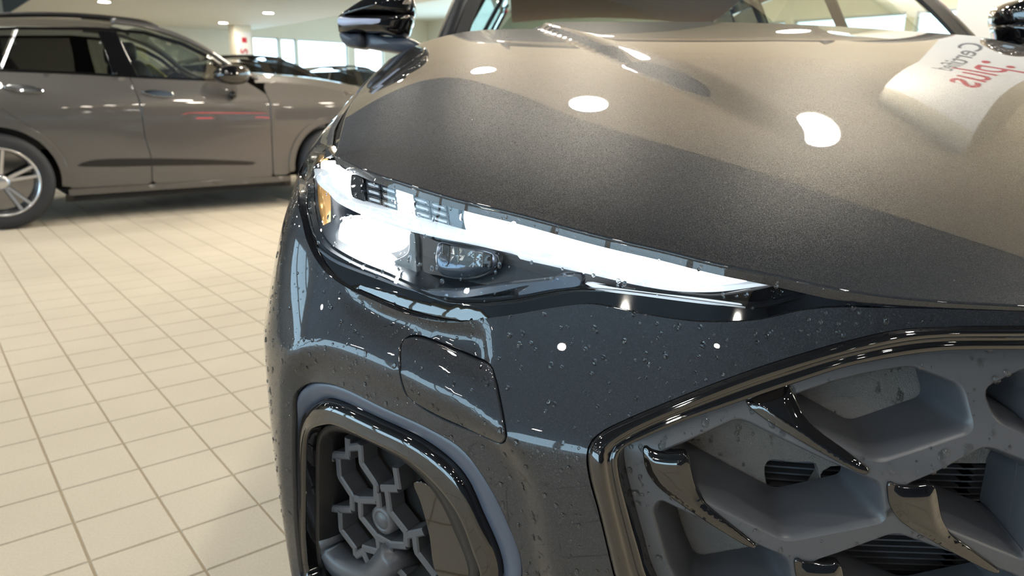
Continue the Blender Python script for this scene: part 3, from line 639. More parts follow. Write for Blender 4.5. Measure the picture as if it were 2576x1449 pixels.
def simple(c, w):
    L = offset_poly(c, w); e0 = np.roll(c, -1, 0) - c; e1 = np.roll(L, -1, 0) - L
    return L if (np.einsum('ij,ij->i', e0, e1) > 0).all() else None
def rounded(L, r=.010, n=5):
    out = []; m = len(L)
    for k in range(m):
        p0, p1, p2 = L[k - 1], L[k], L[(k + 1) % m]; a = p0 - p1; b = p2 - p1; la, lb = np.linalg.norm(a), np.linalg.norm(b); q = min(r, la * .45, lb * .45)
        s, e = p1 + a / la * q, p1 + b / lb * q
        for t in np.linspace(0, 1, n): out.append((1 - t)**2 * s + 2 * t * (1 - t) * p1 + t * t * e)
        for t in (.33, .66): nx = L[(k + 1) % m]; q2 = min(r, lb * .45, np.linalg.norm(L[(k + 2) % m] - nx) * .45); out.append(e + (nx - b / lb * q2 - e) * t)
    return np.array(out)
for i in range(-3, 5):
    for j in range(-3, 3):
        c = clip_poly(HEX + i * V12 + j * V13, clipC)
        if len(c) < 3 or area(c) < .0016: continue
        for _ in range(3):
            k = np.linalg.norm(c - np.roll(c, 1, 0), axis=1) > .02
            if k.all() or k.sum() < 3: break
            c = c[k]
        c = c if signed(c) > 0 else c[::-1]; ws = [.0090, .0102, .0118, .0138, .021, .027, .028]; Ls = [simple(c, w) for w in ws]
        if Ls[0] is None or area(Ls[0]) < .0012: continue
        for k in range(1, 7):
            if Ls[k] is None: Ls[k] = Ls[k - 1].mean(0) + (Ls[k - 1] - Ls[k - 1].mean(0)) * .97
        loops = [rounded(L, .012) for L in Ls]
        if not in_poly(loops[0], clipC).all(): continue
        holes.append(loops[0]); funnels.append(loops); cell_ids.append((i, j))
grille = put(panel('grille', on_axis(gv), holes, inset_map(FACE), .012, M['plastic'], car, rim=.0001, bevel=.0001, inward=IN, label='matte grey honeycomb grille'))
for Ls in funnels:
    put(loft('grille_cell', Ls, [FACE, FACE + .0008, FACE + .0030, FACE + .0080, FACE + .035, FACE + .062, FACE + .080], M['plastic'], grille, True))
def CL(L): return np.concatenate([L, L[:1]])
# gloss inlays along the lower left sides of the cells
I1 = c6((382, 748), (425, 785), (520, 800), (608, 795), (625, 830), (660, 980), (715, 1075), (860, 1190), (1015, 1312), (960, 1300), (760, 1180), (560, 1045), (460, 970), (400, 880))
I2 = c6((948, 500), (1060, 450), (1180, 405), (1200, 470), (1260, 590), (1340, 680), (1500, 790), (1632, 890), (1600, 908), (1490, 850), (1200, 690), (1040, 590), (965, 530))
i1 = uv(I1, .022); i2 = uv(I2, .022)
def inlay(L):
    L = resample(CL(chaikin(L, 3, .2)), 150, True)
    if not in_poly(L, clipC).mean() > .9: return
    put(panel('grille_inlay', L, [], lambda u: S(u, .026 - .004 * sm(dist_poly(u, L) / .009)) - CAR0, .004, M['gloss'], grille, rim=.012, bevel=.0015, inward=IN, label='gloss black inlay'))
inlay(clip_poly(i2, clipC * .999 + clipC.mean(0) * .001))
for i, j in cell_ids:
    if i < 1: inlay(i1 + i * V12 + j * V13)
# shroud, radiator
SHR = .112
shr = np.array([(-.001, .845), (.20, .835), (.36, .79), (.47, .74), (.46, .56), (.40, .42), (.225, .42), (.222, .60), (.195, .660), (.12, .668), (-.001, .672)])
win = uv(c6((1045, 850), (1075, 815), (1200, 825), (1330, 835), (1350, 900), (1362, 1040), (1240, 1090), (1115, 1132), (1090, 1090), (1060, 980)), SHR)
put(panel('air_shroud', resample(np.concatenate([shr, shr[:1]]), 120, True), [catmull(win, 40, True)], inset_map(SHR), .02, M['plate'], grille, rim=.02, bevel=.001, inward=IN, label='grained grey shroud plate'))
mbk = np.array([(-.001, .86), (.5, .86), (.5, .33), (-.001, .33)])
put(panel('radiator_backing', resample(np.concatenate([mbk, mbk[:1]]), 80, True), [], inset_map(.165), .04, M['void'], grille, rim=0, inward=IN))
M['fin'] = pmat('radiator_fin', (.14, .15, .17), .4, metal=.5)
tt_ = np.linspace(0, .27, 12)
for k in range(34):
    z = .395 + k * .0084; P = S(np.stack([tt_, np.full(12, z)], 1), .150) - CAR0; v, f = sweep(P, [(-.0011, -.006), (.0011, -.006), (.0011, .006), (-.0011, .006)], np.tile([0, 1., 0], (12, 1)))
    put(obj('radiator_fin', v, f, M['fin'], grille, False))
for t0 in (.30, .34, .375):
    P = S(np.stack([np.full(6, t0), np.linspace(.45, .72, 6)], 1), .150) - CAR0; v, f = tube(P, .009, np.tile([1., 0, 0], (6, 1)), 10); put(obj('duct_rib', v, f, M['black'], grille))
# ================================================================== side air intake
def CL(L): return np.concatenate([L, L[:1]])
intake = put(loft('intake_frame', [to_c(ib, .0035), to_c(ib, .0035), to_c(ib, .0050), mix(ib, ic, .5), mix(ib, ic, .85), ic], [.020, .007, .0050, .0060, .009, .014], M['frame'], car, True, label='slate grey satin intake frame'))
put(loft('intake_ring', [ic, mix(ic, idd, .06), mix(ic, idd, .12), mix(ic, idd, .5), mix(ic, idd, .88), idd, mix(idd, ie, .12), mix(idd, ie, .3)], [.018, .008, .002, .000, -.002, -.003, .006, .032], M['gloss'], intake, True, label='gloss black ring'))
put(loft('intake_liner', [mix(idd, ie, .25), mix(idd, ie, .45), ie, to_c(ie, .006), to_c(ie, .012)], [.028, .020, .026, .040, .085], M['black'], intake, True))
ie_in = to_c(ie, .010)
put(panel('intake_backing', ie_in, [], inset_map(.080), .02, M['void'], intake, rim=0, inward=IN))
# honeycomb bars of the intake
def bars(paths, ins, w, dpt, mat, name):
    for p in paths:
        L = uv(c5(*p), ins); P = S(L, ins) - CAR0; n = len(P); P = resample(P, max(8, n * 5)); up = IN(np.c_[np.interp(np.linspace(0, 1, len(P)), np.linspace(0, 1, n), L[:, 0]), np.zeros(len(P))])
        h = w / 2; v, f = sweep(P, [(-h, -.004), (-h * .6, -.006), (h * .6, -.006), (h, -.004), (h, dpt), (-h, dpt)], up); put(obj(name, v, f, mat, intake, False))
bars([[(475, 690), (478, 790)], [(395, 785), (420, 785), (490, 790)], [(425, 800), (432, 900), (500, 1005), (502, 1080)], [(500, 1082), (400, 1078)], [(435, 1090), (440, 1190), (515, 1290), (520, 1330)], [(345, 760), (365, 800), (352, 860)], [(365, 805), (400, 800)],
      [(345, 990), (370, 1060), (345, 1120)], [(372, 1075), (400, 1075)],
      [(480, 745), (545, 740)], [(545, 725), (552, 830), (630, 945), (632, 1030)], [(632, 1032), (540, 1030), (515, 1020)], [(545, 1030), (548, 1120), (640, 1235), (650, 1310)], [(650, 1315), (560, 1290)], [(520, 1330), (560, 1310), (590, 1380)],
      [(735, 850), (752, 965)], [(750, 968), (660, 965)], [(640, 985), (650, 1080)], [(690, 975), (705, 1090), (795, 1205), (795, 1275)], [(795, 1278), (690, 1270)], [(705, 1275), (715, 1370), (790, 1449)], [(800, 1220), (890, 1200)], [(840, 1215), (850, 1310), (950, 1440)], [(640, 1230), (720, 1275)]],
     .050, .0120, .022, M['plastic'], 'intake_bar')
hubc = uv(c5((655, 1145)), .046)[0]
ang = np.linspace(0, 2 * math.pi, 32, endpoint=False); circ = lambda r: hubc + np.stack([np.cos(ang) * r, np.sin(ang) * r], 1)
hb = put(loft('sensor_boss', [circ(.024), circ(.022), circ(.016), circ(.015), circ(.0135), circ(.012), circ(.0001)], [.062, .045, .043, .043, .046, .0425, .042], M['plastic'], intake, True, label='round sensor cap'))
# gloss panel on the inner side of the intake, ledge below
gp = uv(c5((825, 945), (880, 945), (960, 1010), (1050, 1190), (1130, 1449), (960, 1449), (905, 1200), (860, 1040)), .034)
put(panel('intake_blade', catmull(gp, 60, True), [], inset_map(.034), .012, M['gloss'], intake, rim=.03, bevel=.001, inward=IN, label='gloss black blade'))
lg = uv(c5((335, 1210), (350, 1290), (430, 1390), (600, 1449)), .045); P = np.concatenate([S(lg, .045), S(np.array([[.80, .425]]), .045)]) - CAR0; P = catmull(P, 20)
v, f = sweep(P, [(-.02, -.012), (.0, -.016), (.02, -.012), (.02, .035), (-.02, .035)], np.tile(IN(lg[:1]), (20, 1))); put(obj('intake_ledge', v, f, M['plastic'], intake))
# ================================================================== headlight
hl = put(panel('headlight', shrink(lens_uv, .001), [], inset_map(-.0015), .010, M['lens'], car, rim=.010, bevel=.002, inward=IN, label='lit headlight under a clear lens'))
ho = to_c(lens_uv, .004)
put(loft('headlight_shell', [lens_uv, ho, to_c(lens_uv, .008)], [.004, .03, .072], M['lampshell'], hl, True))
put(panel('headlight_back', to_c(lens_uv, .006), [], inset_map(.072), .016, M['lampshell'], hl, rim=0, inward=IN))
def lp(name, px, ins, mat, n=60, rim=.012, step=.008, closed=True, label=None, crown=0., sharp=False):
    L = uv(px, ins); L = resample(CL(L), n, True) if sharp else catmull(L, n, True)
    m = (lambda u: S(u, ins - crown * np.clip(dist_poly(u, L) / .01, 0, 1)**.5) - CAR0) if crown else inset_map(ins)
    return put(panel(name, L, [], m, step, mat, hl, rim=rim, bevel=.001, inward=IN, label=label))
lp('running_light', c3((1478, 602), (1600, 628), (1800, 682), (2205, 782)) + c4((300, 290), (600, 368), (850, 422), (1100, 492), (1400, 562), (1650, 617), (1850, 662), (1888, 680), (1800, 697), (1650, 705), (1400, 693), (1150, 640), (800, 573), (400, 458), (0, 343)) + c3((1900, 848), (1650, 793), (1505, 773)), .020, M['drl'], 120, label='long white daytime running light')
lp('corner_running_light', c3((322, 217), (400, 207), (500, 252), (575, 312), (580, 480), (540, 483), (480, 430), (400, 360), (332, 290)), .022, M['drl'], 60, label='white outer running light')
lp('divider_block', c3((580, 312), (672, 345), (688, 525), (585, 487)), .021, M['gloss'], 30, sharp=True)
lp('divider_block', c3((1345, 560), (1474, 600), (1503, 772), (1368, 730)), .021, M['trimstrip'], 30, sharp=True)
xt = [690, 805, 930, 1060, 1195, 1330]; yt = [350, 385, 427, 470, 515, 555]; xb = [706, 822, 945, 1080, 1220, 1362]; yb = [528, 562, 603, 640, 682, 725]
lp('segment_panel', c3((676, 345), (1338, 557), (1368, 730), (692, 527)), .026, M['gloss'], 60, sharp=True)
for ci in range(5):
    for ri in range(3):
        def pt(u, w): x0 = xt[ci] + (xt[ci+1] - xt[ci]) * u; y0 = yt[ci] + (yt[ci+1] - yt[ci]) * u; x1 = xb[ci] + (xb[ci+1] - xb[ci]) * u; y1 = yb[ci] + (yb[ci+1] - yb[ci]) * u; k = (ri + w) / 3; return (x0 + (x1 - x0) * k, y0 + (y1 - y0) * k)
        q = [pt(.05, .10), pt(.95, .10), pt(.95, .88), pt(.05, .88)]
        lp('light_segment', c3(*q), .021, M['drl'] if ci == 2 else M['trimstrip'], 24, rim=.005, sharp=True, step=.006)
        if ci != 2: q = [pt(.15, .42), pt(.85, .42), pt(.85, .58), pt(.15, .58)]; lp('segment_slit', c3(*q), .0195, M['slit'], 16, rim=.002, sharp=True, step=.006)
lp('light_guide', c3((285, 268), (330, 325), (420, 437), (500, 500), (600, 535), (800, 588), (950, 630), (1200, 702), (1500, 785), (1700, 835), (1900, 885), (2205, 965)) + c4((300, 470), (600, 555), (1000, 655), (1250, 700), (1500, 715), (1800, 700), (2000, 685), (2195, 668), (2000, 700), (1800, 730), (1600, 750), (1300, 745), (1000, 700), (600, 610), (300, 545), (0, 470)) + c3((1900, 955), (1700, 900), (1500, 855), (1200, 795), (1000, 745), (800, 680), (600, 598), (450, 515), (390, 450), (300, 335)), .008, M['guide'], 200, rim=.02, step=.006, crown=.006, label='bright light guide strip')
lp('upper_trim', c3((452, 192), (700, 290), (1000, 392), (1300, 485), (1600, 562), (1900, 632), (2205, 712)) + c4((400, 235), (800, 340), (1200, 430), (1600, 530), (2000, 615), (2150, 650), (1900, 650), (1650, 600), (1400, 545), (1100, 475), (850, 405), (600, 350), (300, 275)) + c3((2205, 765), (1800, 665), (1478, 590), (1200, 500), (930, 415), (690, 335), (560, 285)), .016, M['trimstrip'], 200, rim=.015, step=.008)
lp('low_beam_lens', c3((520, 665), (700, 665), (985, 745), (990, 820), (975, 880), (850, 935), (600, 890), (505, 850), (508, 740)), .040, M['led'], 60, crown=.012, label='glowing low beam lens')
lp('low_beam_reflector', c3((450, 895), (640, 925), (840, 955), (905, 1040), (860, 1105), (640, 1055), (480, 985)), .040, M['led'], 60, crown=.004)
lp('low_beam_housing', c3((430, 560), (560, 640), (1040, 760), (1075, 1050), (1000, 1150), (600, 1060), (430, 960), (420, 700)), .055, M['lampshell'], 60)
lp('reflector_facet', c3((1045, 780), (1070, 785), (1085, 1000), (1095, 1150), (1040, 1110), (900, 1020), (1030, 930)), .044, M['facet'], 50)
lp('high_beam_housing', c3((1100, 800), (1270, 850), (1500, 900), (1735, 960), (1735, 1030), (1620, 1115), (1440, 1140), (1270, 1110), (1120, 1060)), .052, M['lampshell'], 60)
lp('high_beam_lens', c3((1270, 862), (1450, 895), (1700, 955), (1705, 1030), (1600, 1090), (1430, 1120), (1290, 1095), (1250, 1000)), .046, M['bezel'], 60, crown=.012, label='unlit high beam lens')
for k, (x0, x1) in enumerate(((1300, 1355), (1365, 1425), (1435, 1550), (1560, 1615), (1625, 1680))):
    o0 = (x0 - 1300) * .22; o1 = (x1 - 1300) * .22; lp('lens_facet', c3((x0, 868 + o0), (x1, 868 + o1), (x1, 1045), (x0, 1038)), .034, M['facet'] if k in (1, 2, 3) else M['lampshell'], 24, rim=.004, sharp=True)
lp('lower_bezel', c3((300, 890), (450, 990), (700, 1090), (1000, 1195), (1180, 1240), (1400, 1240), (1700, 1200), (2205, 1140)) + c4((300, 640), (500, 640), (520, 690), (280, 735), (0, 775)) + c3((2000, 1190), (1700, 1250), (1450, 1285), (1250, 1270), (1000, 1215), (700, 1110), (430, 1000)), .010, M['bezel'], 150, rim=.02, step=.008)
lp('inner_fin', c4((560, 690), (800, 735), (1100, 775), (1500, 820), (1850, 870), (1600, 855), (1300, 820), (1000, 780), (700, 740)), .008, M['guide'], 60, rim=.01)
lp('tip_panel', c4((1300, 775), (1600, 790), (1900, 750), (2250, 680), (2420, 715), (2200, 800), (1950, 860), (1700, 850)), .014, M['gloss'], 60)
lp('amber_marker_sheen', c3((250, 335), (290, 320), (325, 400), (350, 500), (352, 640), (340, 790), (310, 850), (285, 760), (262, 600)), .018, M['amber'], 50, label='amber side marker with painted tan floor sheen')  # amber reflector, enlarged so its tan-gold paints the floor's reflection
lp('amber_marker_sheen', c3((285, 190), (325, 160), (345, 180), (310, 215)), .016, M['amber'], 24); lp('amber_marker_sheen', c3((245, 235), (275, 215), (285, 240), (262, 262)), .016, M['amber'], 24)
# ================================================================== cabin, mirrors and the rest of the grey SUV
def cpt(h, y, z): return np.array([XC - h, y, z]) - CAR0
def ws(h_u, v):       # windscreen: h_u -1..1 across, v 0..1 up
    hw = .715 - .125 * v; h = h_u * hw
    return cpt(h, 2.02 + .11 * h_u**2 + .74 * v - .03 * math.sin(math.pi * v), 1.225 - .012 * h_u**2 + .375 * v + .045 * math.sin(math.pi * v) - .02 * h_u**2 * v)
rows = [[ws(u, v) for u in np.linspace(-1, 1, 33)] for v in np.linspace(0, 1, 17)]
grid('windscreen', rows, M['glass'], car, label='clear sloping windscreen')
for sgn in (1, -1):
    P = np.array([ws(sgn * .985, v) for v in np.linspace(-.02, 1, 24)]) + np.array([0, -.004, .006]); v_, f_ = sweep(P, [(-.018, -.006), (.018, -.006), (.016, .004), (-.016, .004)], np.tile([0, -.45, .9], (24, 1))); obj('screen_seal', v_, f_, M['rubber'], car, False)
    P = np.array([ws(sgn * 1.0, v) for v in np.linspace(-.06, 1.02, 24)]) + np.array([-sgn * .036, .012, -.004]); v_, f_ = sweep(P, [(-.034, -.02), (-.024, .008), (.0, .013), (.024, .006), (.036, -.02)], np.tile([-sgn * .35, -.4, .85], (24, 1))); obj('windscreen_pillar', v_, f_, M['paint'], car)
P = np.array([ws(u, .0) for u in np.linspace(-1.06, 1.06, 40)]) + np.array([0, .0, -.034]); v_, f_ = sweep(P, [(-.05, -.02), (-.05, .006), (.03, .006), (.03, -.02)], np.tile([0, 0, 1.], (40, 1))); obj('cowl', v_, f_, M['black'], car, False)
for h0, h1 in ((.55, -.05), (-.12, -.62)):
    P = np.array([ws(u, .035 + .02 * math.sin(3 * k)) for k, u in enumerate(np.linspace(h0, h1, 12))]) + np.array([0, -.004, -.008]); v_, f_ = tube(P, .006, np.tile([0, 0, 1.], (12, 1)), 8); obj('wiper', v_, f_, M['black'], car)
# roof skin, headlining
def roof(u, k): y = 2.72 + 1.95 * k; hw = .60 - .03 * k; return cpt(u * hw, y + .03 * u * u * (1 - k), 1.595 + .075 * math.sin(math.pi * min(1, k * 1.15 + .08)) - .03 * k - .035 * u * u)
rr = [[roof(u, k) for u in np.linspace(-1, 1, 21)] for k in np.linspace(0, 1, 21)]
grid('roof', rr, M['paint'], car)
M['lining'] = pmat('pale_grey_headlining', (.86, .84, .76), .9)
grid('headlining', [[p + np.array([0, .01, -.03]) for p in r] for r in rr], M['lining'], car, flip=True)
def side_pt(y, z):    # cabin side wall: half width at a height
    return .968 - .085 * float(sm((z - .82) / .28)) if z < 1.1 else .883 - (z - 1.1) * .58
def wall(name, outline, mat, step=.06, dh=0., label=None):
    def m(u): return np.stack([-(np.array([side_pt(a, b) for a, b in u]) + dh), u[:, 0] - CAR0[1], u[:, 1]], 1)
    return put(panel(name, resample(CL(np.array(outline, float)), 70, True), [], m, step, mat, car, rim=.01, bevel=.002, inward=lambda L: np.tile([1., 0, 0], (len(L), 1)), towards=(-9, 2.5, 1), label=label))
wall('front_door', [(2.06, 1.10), (3.02, 1.115), (3.02, .34), (2.12, .34)], M['paint']); wall('rear_door', [(3.03, 1.115), (3.75, 1.13), (3.95, .95), (3.72, .62), (3.60, .34), (3.03, .34)], M['paint'])
wall('rear_quarter', [(3.76, 1.13), (4.85, 1.16), (4.92, .95), (4.9, .45), (4.55, .45)] + [(4.12 + .42 * math.cos(a), .37 + .42 * math.sin(a)) for a in np.linspace(.2, 2.3, 16)] + [(3.96, .95)], M['paint'])
wall('front_side_glass', [(2.30, 1.12), (3.0, 1.125), (3.0, 1.53), (2.78, 1.53)], M['cglass'], dh=-.012); wall('rear_side_glass', [(3.06, 1.125), (3.85, 1.14), (3.78, 1.53), (3.06, 1.53)], M['cglass'], dh=-.012)
wall('quarter_glass', [(3.92, 1.145), (4.45, 1.17), (4.22, 1.50), (3.86, 1.53)], M['dglass'], dh=-.012)
wall('door_pillar', [(2.99, 1.12), (3.07, 1.12), (3.07, 1.56), (2.99, 1.56)], M['gloss'], dh=-.008); wall('door_pillar', [(3.83, 1.13), (3.94, 1.14), (3.88, 1.56), (3.76, 1.56)], M['gloss'], dh=-.008)
wall('roof_rail_trim', [(2.76, 1.525), (4.4, 1.52), (4.6, 1.585), (2.72, 1.60)], M['paint'], dh=.0)
wall('rear_pillar', [(4.44, 1.16), (4.85, 1.16), (4.66, 1.56), (4.24, 1.54)], M['paint'], dh=-.006)
tg = [[cpt(u * hw, y, z) for u in np.linspace(-1, 1, 9)] for hw, y, z in ((.93, 4.93, .45), (.95, 4.96, .9), (.93, 4.88, 1.15))]; grid('tailgate', tg, M['paint'], car)
grid('rear_window', [[cpt(u * hw, y, z) for u in np.linspace(-1, 1, 9)] for hw, y, z in ((.86, 4.87, 1.16), (.72, 4.75, 1.38), (.56, 4.66, 1.56))], M['glass'], car)
mb = MB(); mb.box((-.9, 2.1 - .65, .28), (.9, 4.85 - .65, .34)); mb.build('underfloor', M['void'], car)
# rear light bar, lit with the headlights
P = np.array([cpt(h, 4.985 - .10 * max(0, abs(h) - .62)**1.2 / .3, .985) for h in np.linspace(-.90, .90, 60)]); v_, f_ = sweep(P, [(-.011, -.01), (.011, -.01), (.011, .008), (-.011, .008)], np.tile([0, 1., 0], (60, 1))); obj('tail_light_bar', v_, f_, M['tail'], car, False, 'lit red tail light bar')
for sg in (1, -1):
    P = np.array([cpt(sg * (.90 + .03 * k), 4.955 - .10 * k, .985 - .05 * k * k) for k in np.linspace(0, 1.6, 12)]); v_, f_ = sweep(P, [(-.010, -.01), (.010, -.01), (.010, .008), (-.010, .008)], np.tile([-sg * .5, .85, 0], (12, 1))); obj('tail_light_hook', v_, f_, M['tail'], car, False)
    P = np.array([cpt(sg * h, 4.975, .80) for h in np.linspace(.55, .86, 10)]); v_, f_ = sweep(P, [(-.009, -.02), (.009, -.02), (.009, .008), (-.009, .008)], np.tile([0, 1., 0], (10, 1))); obj('rear_reflector', v_, f_, M['tail'], car, False)
# dashboard, seats, wheel
dash = [[cpt(u * .70, y, z) for u in np.linspace(-1, 1, 13)] for y, z in ((2.12, 1.19), (2.30, 1.20), (2.50, 1.17), (2.58, 1.05), (2.58, .7))]; grid('dashboard', dash, M['black'], car)
M['seat'] = pmat('black_leather', (.02, .02, .022), .5)
def pill(cx, cy, cz, sx, sy, sz, n=12, e=3.0, tilt=0.):
    V = []
    for i in range(n + 1):
        ph = -math.pi / 2 + math.pi * i / n
        for j in range(2 * n):
            th = 2 * math.pi * j / (2 * n); g = lambda c: math.copysign(abs(c)**(2 / e), c)
            x, y, z = sx * g(math.cos(ph)) * g(math.cos(th)), sy * g(math.cos(ph)) * g(math.sin(th)), sz * g(math.sin(ph)); V.append((cx + x, cy + y + z * tilt, cz + z))
    return np.array(V), grid_faces(n + 1, 2 * n, True)
for h in (.37, -.37):
    for nm, a in (('seat_cushion', (0, 2.95, .62, .26, .27, .10)), ('seat_back', (0, 3.25, .98, .25, .09, .32)), ('headrest', (0, 3.36, 1.29, .13, .055, .08))):
        v_, f_ = pill(*a, tilt=.25 if nm != 'seat_cushion' else 0); v_[:, 0] += XC - h; obj(nm, v_ - CAR0, f_, M['seat'], car)
v_, f_ = pill(0, 4.15, 1.0, .62, .10, .30, tilt=.25); v_[:, 0] += XC; obj('rear_bench', v_ - CAR0, f_, M['seat'], car)
a_ = np.linspace(0, 2 * math.pi, 32, endpoint=False); P = np.stack([np.cos(a_) * .18, np.sin(a_) * .06, np.sin(a_) * .17], 1) + cpt(-.37, 2.68, 1.05); v_, f_ = tube(P, .016, np.tile([0, -.9, .3], (32, 1)), 8, closed=True); obj('steering_wheel', v_, f_, M['seat'], car)
# ---- door mirror: cap, band with the indicator, lower shell and arm
YM = 2.20
def at_y(px, y): d = ray(px); return d / d[:, 1:2] * y + EYE
def pillow(px, y0, depth, n=40, bulge=.045, k=(0, .45, .75, .92, 1, 1, .96, .85), dy=(-1, -.92, -.72, -.42, 0, .5, .9, 1.0)):
    L = catmull(at_y(px, y0), n, True); c = L.mean(0); V = []
    for kk, d in zip(k, dy):
        kk = max(kk, .001); R = c + (L - c) * kk; R[:, 1] = y0 + (d * bulge if d < 0 else d * depth); V.append(R)
    V = np.concatenate(V) - CAR0; f = grid_faces(len(k), n, True) + [tuple(range((len(k) - 1) * n, len(k) * n))]
    return V, f
mir = []
def mpart(name, px, y0, depth, mat, parent=None, **kw):
    V, f = pillow(px, y0, depth, **kw); T = [q for q in f]; a = V[np.array([q[:3] for q in T])]; nn = np.cross(a[:, 1] - a[:, 0], a[:, 2] - a[:, 0])
    if np.einsum('ij,ij->i', nn, a.mean(1) - V.mean(0)).sum() < 0: T = [q[::-1] for q in T]
    return put(obj(name, V, T, mat, parent or mirror, True))
mirror = None
cap = c2((1205, 150), (1320, 62), (1420, 0), (1560, -70), (1760, -90), (1850, -20), (1862, 60), (1845, 140), (1700, 128), (1450, 128))
mirror = obj('door_mirror', *pillow(cap, YM, .11), M['gloss'], car, True, 'door mirror with a gloss black cap'); put(mirror)
mpart('mirror_band', c2((1203, 150), (1450, 125), (1700, 122), (1850, 130), (1830, 220), (1790, 318), (1600, 300), (1320, 290), (1225, 290), (1205, 200)), YM, .10, M['gloss'], bulge=.05)
mpart('indicator_strip', c2((1207, 158), (1350, 158), (1500, 160), (1600, 170), (1600, 195), (1570, 213), (1400, 215), (1215, 213)), YM - .045, .02, M['indicator'], bulge=.006)
mpart('mirror_foot', c2((1222, 285), (1330, 290), (1430, 300), (1432, 415), (1350, 418), (1285, 400), (1245, 360)), YM, .10, M['frame'], bulge=.03)
mpart('mirror_arm', c2((1432, 298), (1600, 312), (1880, 350), (1960, 420), (1800, 465), (1600, 445), (1480, 425), (1434, 415)), YM + .02, .08, M['frame'], bulge=.03)
# wheels are added with the other cars' wheel builder below
# ================================================================== the cars behind
CARO = np.array([-3.97, 5.71]); SW = .95          # a point of the near side plane on the floor; half width
def side_d(z): return np.interp(z, [.15, .3, .45, .62, .8, .93, 1.0, 1.06, 1.09, 1.60], [.08, .035, .022, .012, 0., .002, .012, .04, .06, .32])
def bs(px, extra=0.):
    """photo points -> (s, z) on the near side of the parked car"""
    out = []
    for d in ray(px):
        dd = extra
        for _ in range(12):
            O = CARO + B_ * dd; n = B_; s = (O @ n) / (d[:2] @ n); p = d * s; z = p[2] + EYE[2]; dd = side_d(z) + extra
        out.append(((p[:2] - CARO) @ A_, z))
    return np.array(out)
S0 = 1.32                                            # local origin: car centre
def loc3(u, extra=0.):
    u = np.atleast_2d(u); return np.stack([u[:, 0] - S0, side_d(u[:, 1]) + extra - SW, u[:, 1]], 1)
def make_suv(paint):
    root = thing('parked_suv'); side = []
    def pn(name, outline, mat, n=80, extra=0., step=.045, rim=.012, holes=(), label=None, smooth_o=False, both_sides=True):
        o = np.asarray(outline, float); o = catmull(o, n, True) if smooth_o else resample(CL(o), n, True)
        p = panel(name, o, list(holes), lambda u: loc3(u, extra), step, mat, root, rim=rim, bevel=.003, inward=lambda L: np.tile([0, 1., 0], (len(L), 1)), towards=(0, -20, 1), label=label)
        if both_sides: side.append(p)
        return p
    WR = bs([(1, 466)])[0]; wr = (float(WR[0]), .372); wf = (wr[0] + 2.82, .372); AR = .44
    def arch(c, a0, a1, n=20, r=AR): return [(c[0] + r * math.cos(a), c[1] + r * math.sin(a)) for a in np.linspace(a0, a1, n)]
    belt = bs(c1((0, 430), (420, 445), (830, 470), (1290, 490), (1490, 478))); bz = lambda s: float(np.interp(s, belt[:, 0], belt[:, 1])) if s > belt[0, 0] else float(belt[0, 1] + (belt[0, 0] - s) * .03)
    gapF = bs(c1((1600, 510), (1640, 620), (1650, 800), (1660, 1020))); gapM = bs(c1((790, 480), (850, 620), (880, 830), (920, 960), (925, 1085))); gapR = np.array([(wr[0] + .02, bz(wr[0]) - .005), (wr[0] + .05, .95), (wr[0] + .25, .78), (wr[0] + .44, .50), (wr[0] + .47, .285)])
    gapM[0, 1] = bz(gapM[0, 0]); gapF[0, 1] = min(gapF[0, 1], 1.06); zs = .285
    g = .006
    pn('rear_door', [(s + g, z) for s, z in gapR] + [(gapM[-1, 0] - g, zs)] + [(s - g, z) for s, z in gapM[::-1]] + [(gapM[0, 0] - .3, bz(gapM[0, 0] - .3)), (wr[0] + .3, bz(wr[0] + .3))], paint)
    pn('front_door', [(s + g, z) for s, z in gapM] + [(gapM[-1, 0] + g, zs), (gapF[-1, 0] - g, zs)] + [(s - g, z) for s, z in gapF[::-1]] + [(s, bz(s)) for s in np.linspace(gapF[0, 0] - .2, gapM[0, 0] + .2, 6)], paint)
    pn('rear_wing', [(s - g, z) for s, z in gapR[:3]] + [(wr[0] + .44, .52)] + arch(wr, .35, math.pi - .1) + [(wr[0] - .6, .42), (wr[0] - .92, .45), (wr[0] - .95, .9), (wr[0] - .85, bz(wr[0] - .85))] + [(s, bz(s)) for s in np.linspace(wr[0] - .7, wr[0], 4)], paint)
    pn('rear_arch_lip', arch(wr, -.15, math.pi + .1, 30, AR + .035) + arch(wr, math.pi + .1, -.15, 30, AR - .02), paint, 120, -.012)
    ftop = bs(c1((1600, 503), (1700, 500), (1900, 520), (2060, 550))); fe_ = [(float(ftop[-1, 0]) + .25, float(ftop[-1, 1]) - .05), (wf[0] + .55, .86), (wf[0] + .80, .74)]
    pn('front_wing', [(s + g, z) for s, z in gapF] + [(gapF[-1, 0] + g, .30), (wf[0] - .47, .30)] + arch(wf, math.pi - .12, .1) + [(wf[0] + .62, .42), (wf[0] + .86, .45)] + fe_[::-1] + [tuple(p) for p in ftop[::-1]], paint)
    pn('front_arch_lip', arch(wf, -.1, math.pi + .1, 30, AR + .035) + arch(wf, math.pi + .1, -.1, 30, AR - .02), paint, 120, -.012)
    pn('sill', [(wr[0] + .46, .275), (wf[0] - .46, .285), (wf[0] - .46, .235), (wr[0] + .46, .225)], paint, extra=-.01)
    pn('sill_skirt', [(wr[0] + .44, .222), (wf[0] - .44, .232), (wf[0] - .44, .18), (wr[0] + .44, .17)], M['black'], extra=.03)
    pn('door_insert', bs(c1((470, 1005), (520, 985), (590, 972), (930, 965), (1300, 972), (1560, 990), (1540, 997), (1300, 1000), (930, 1005), (650, 1010))), M['black'], 60, -.006, smooth_o=True)
    # glasshouse
    k = .0
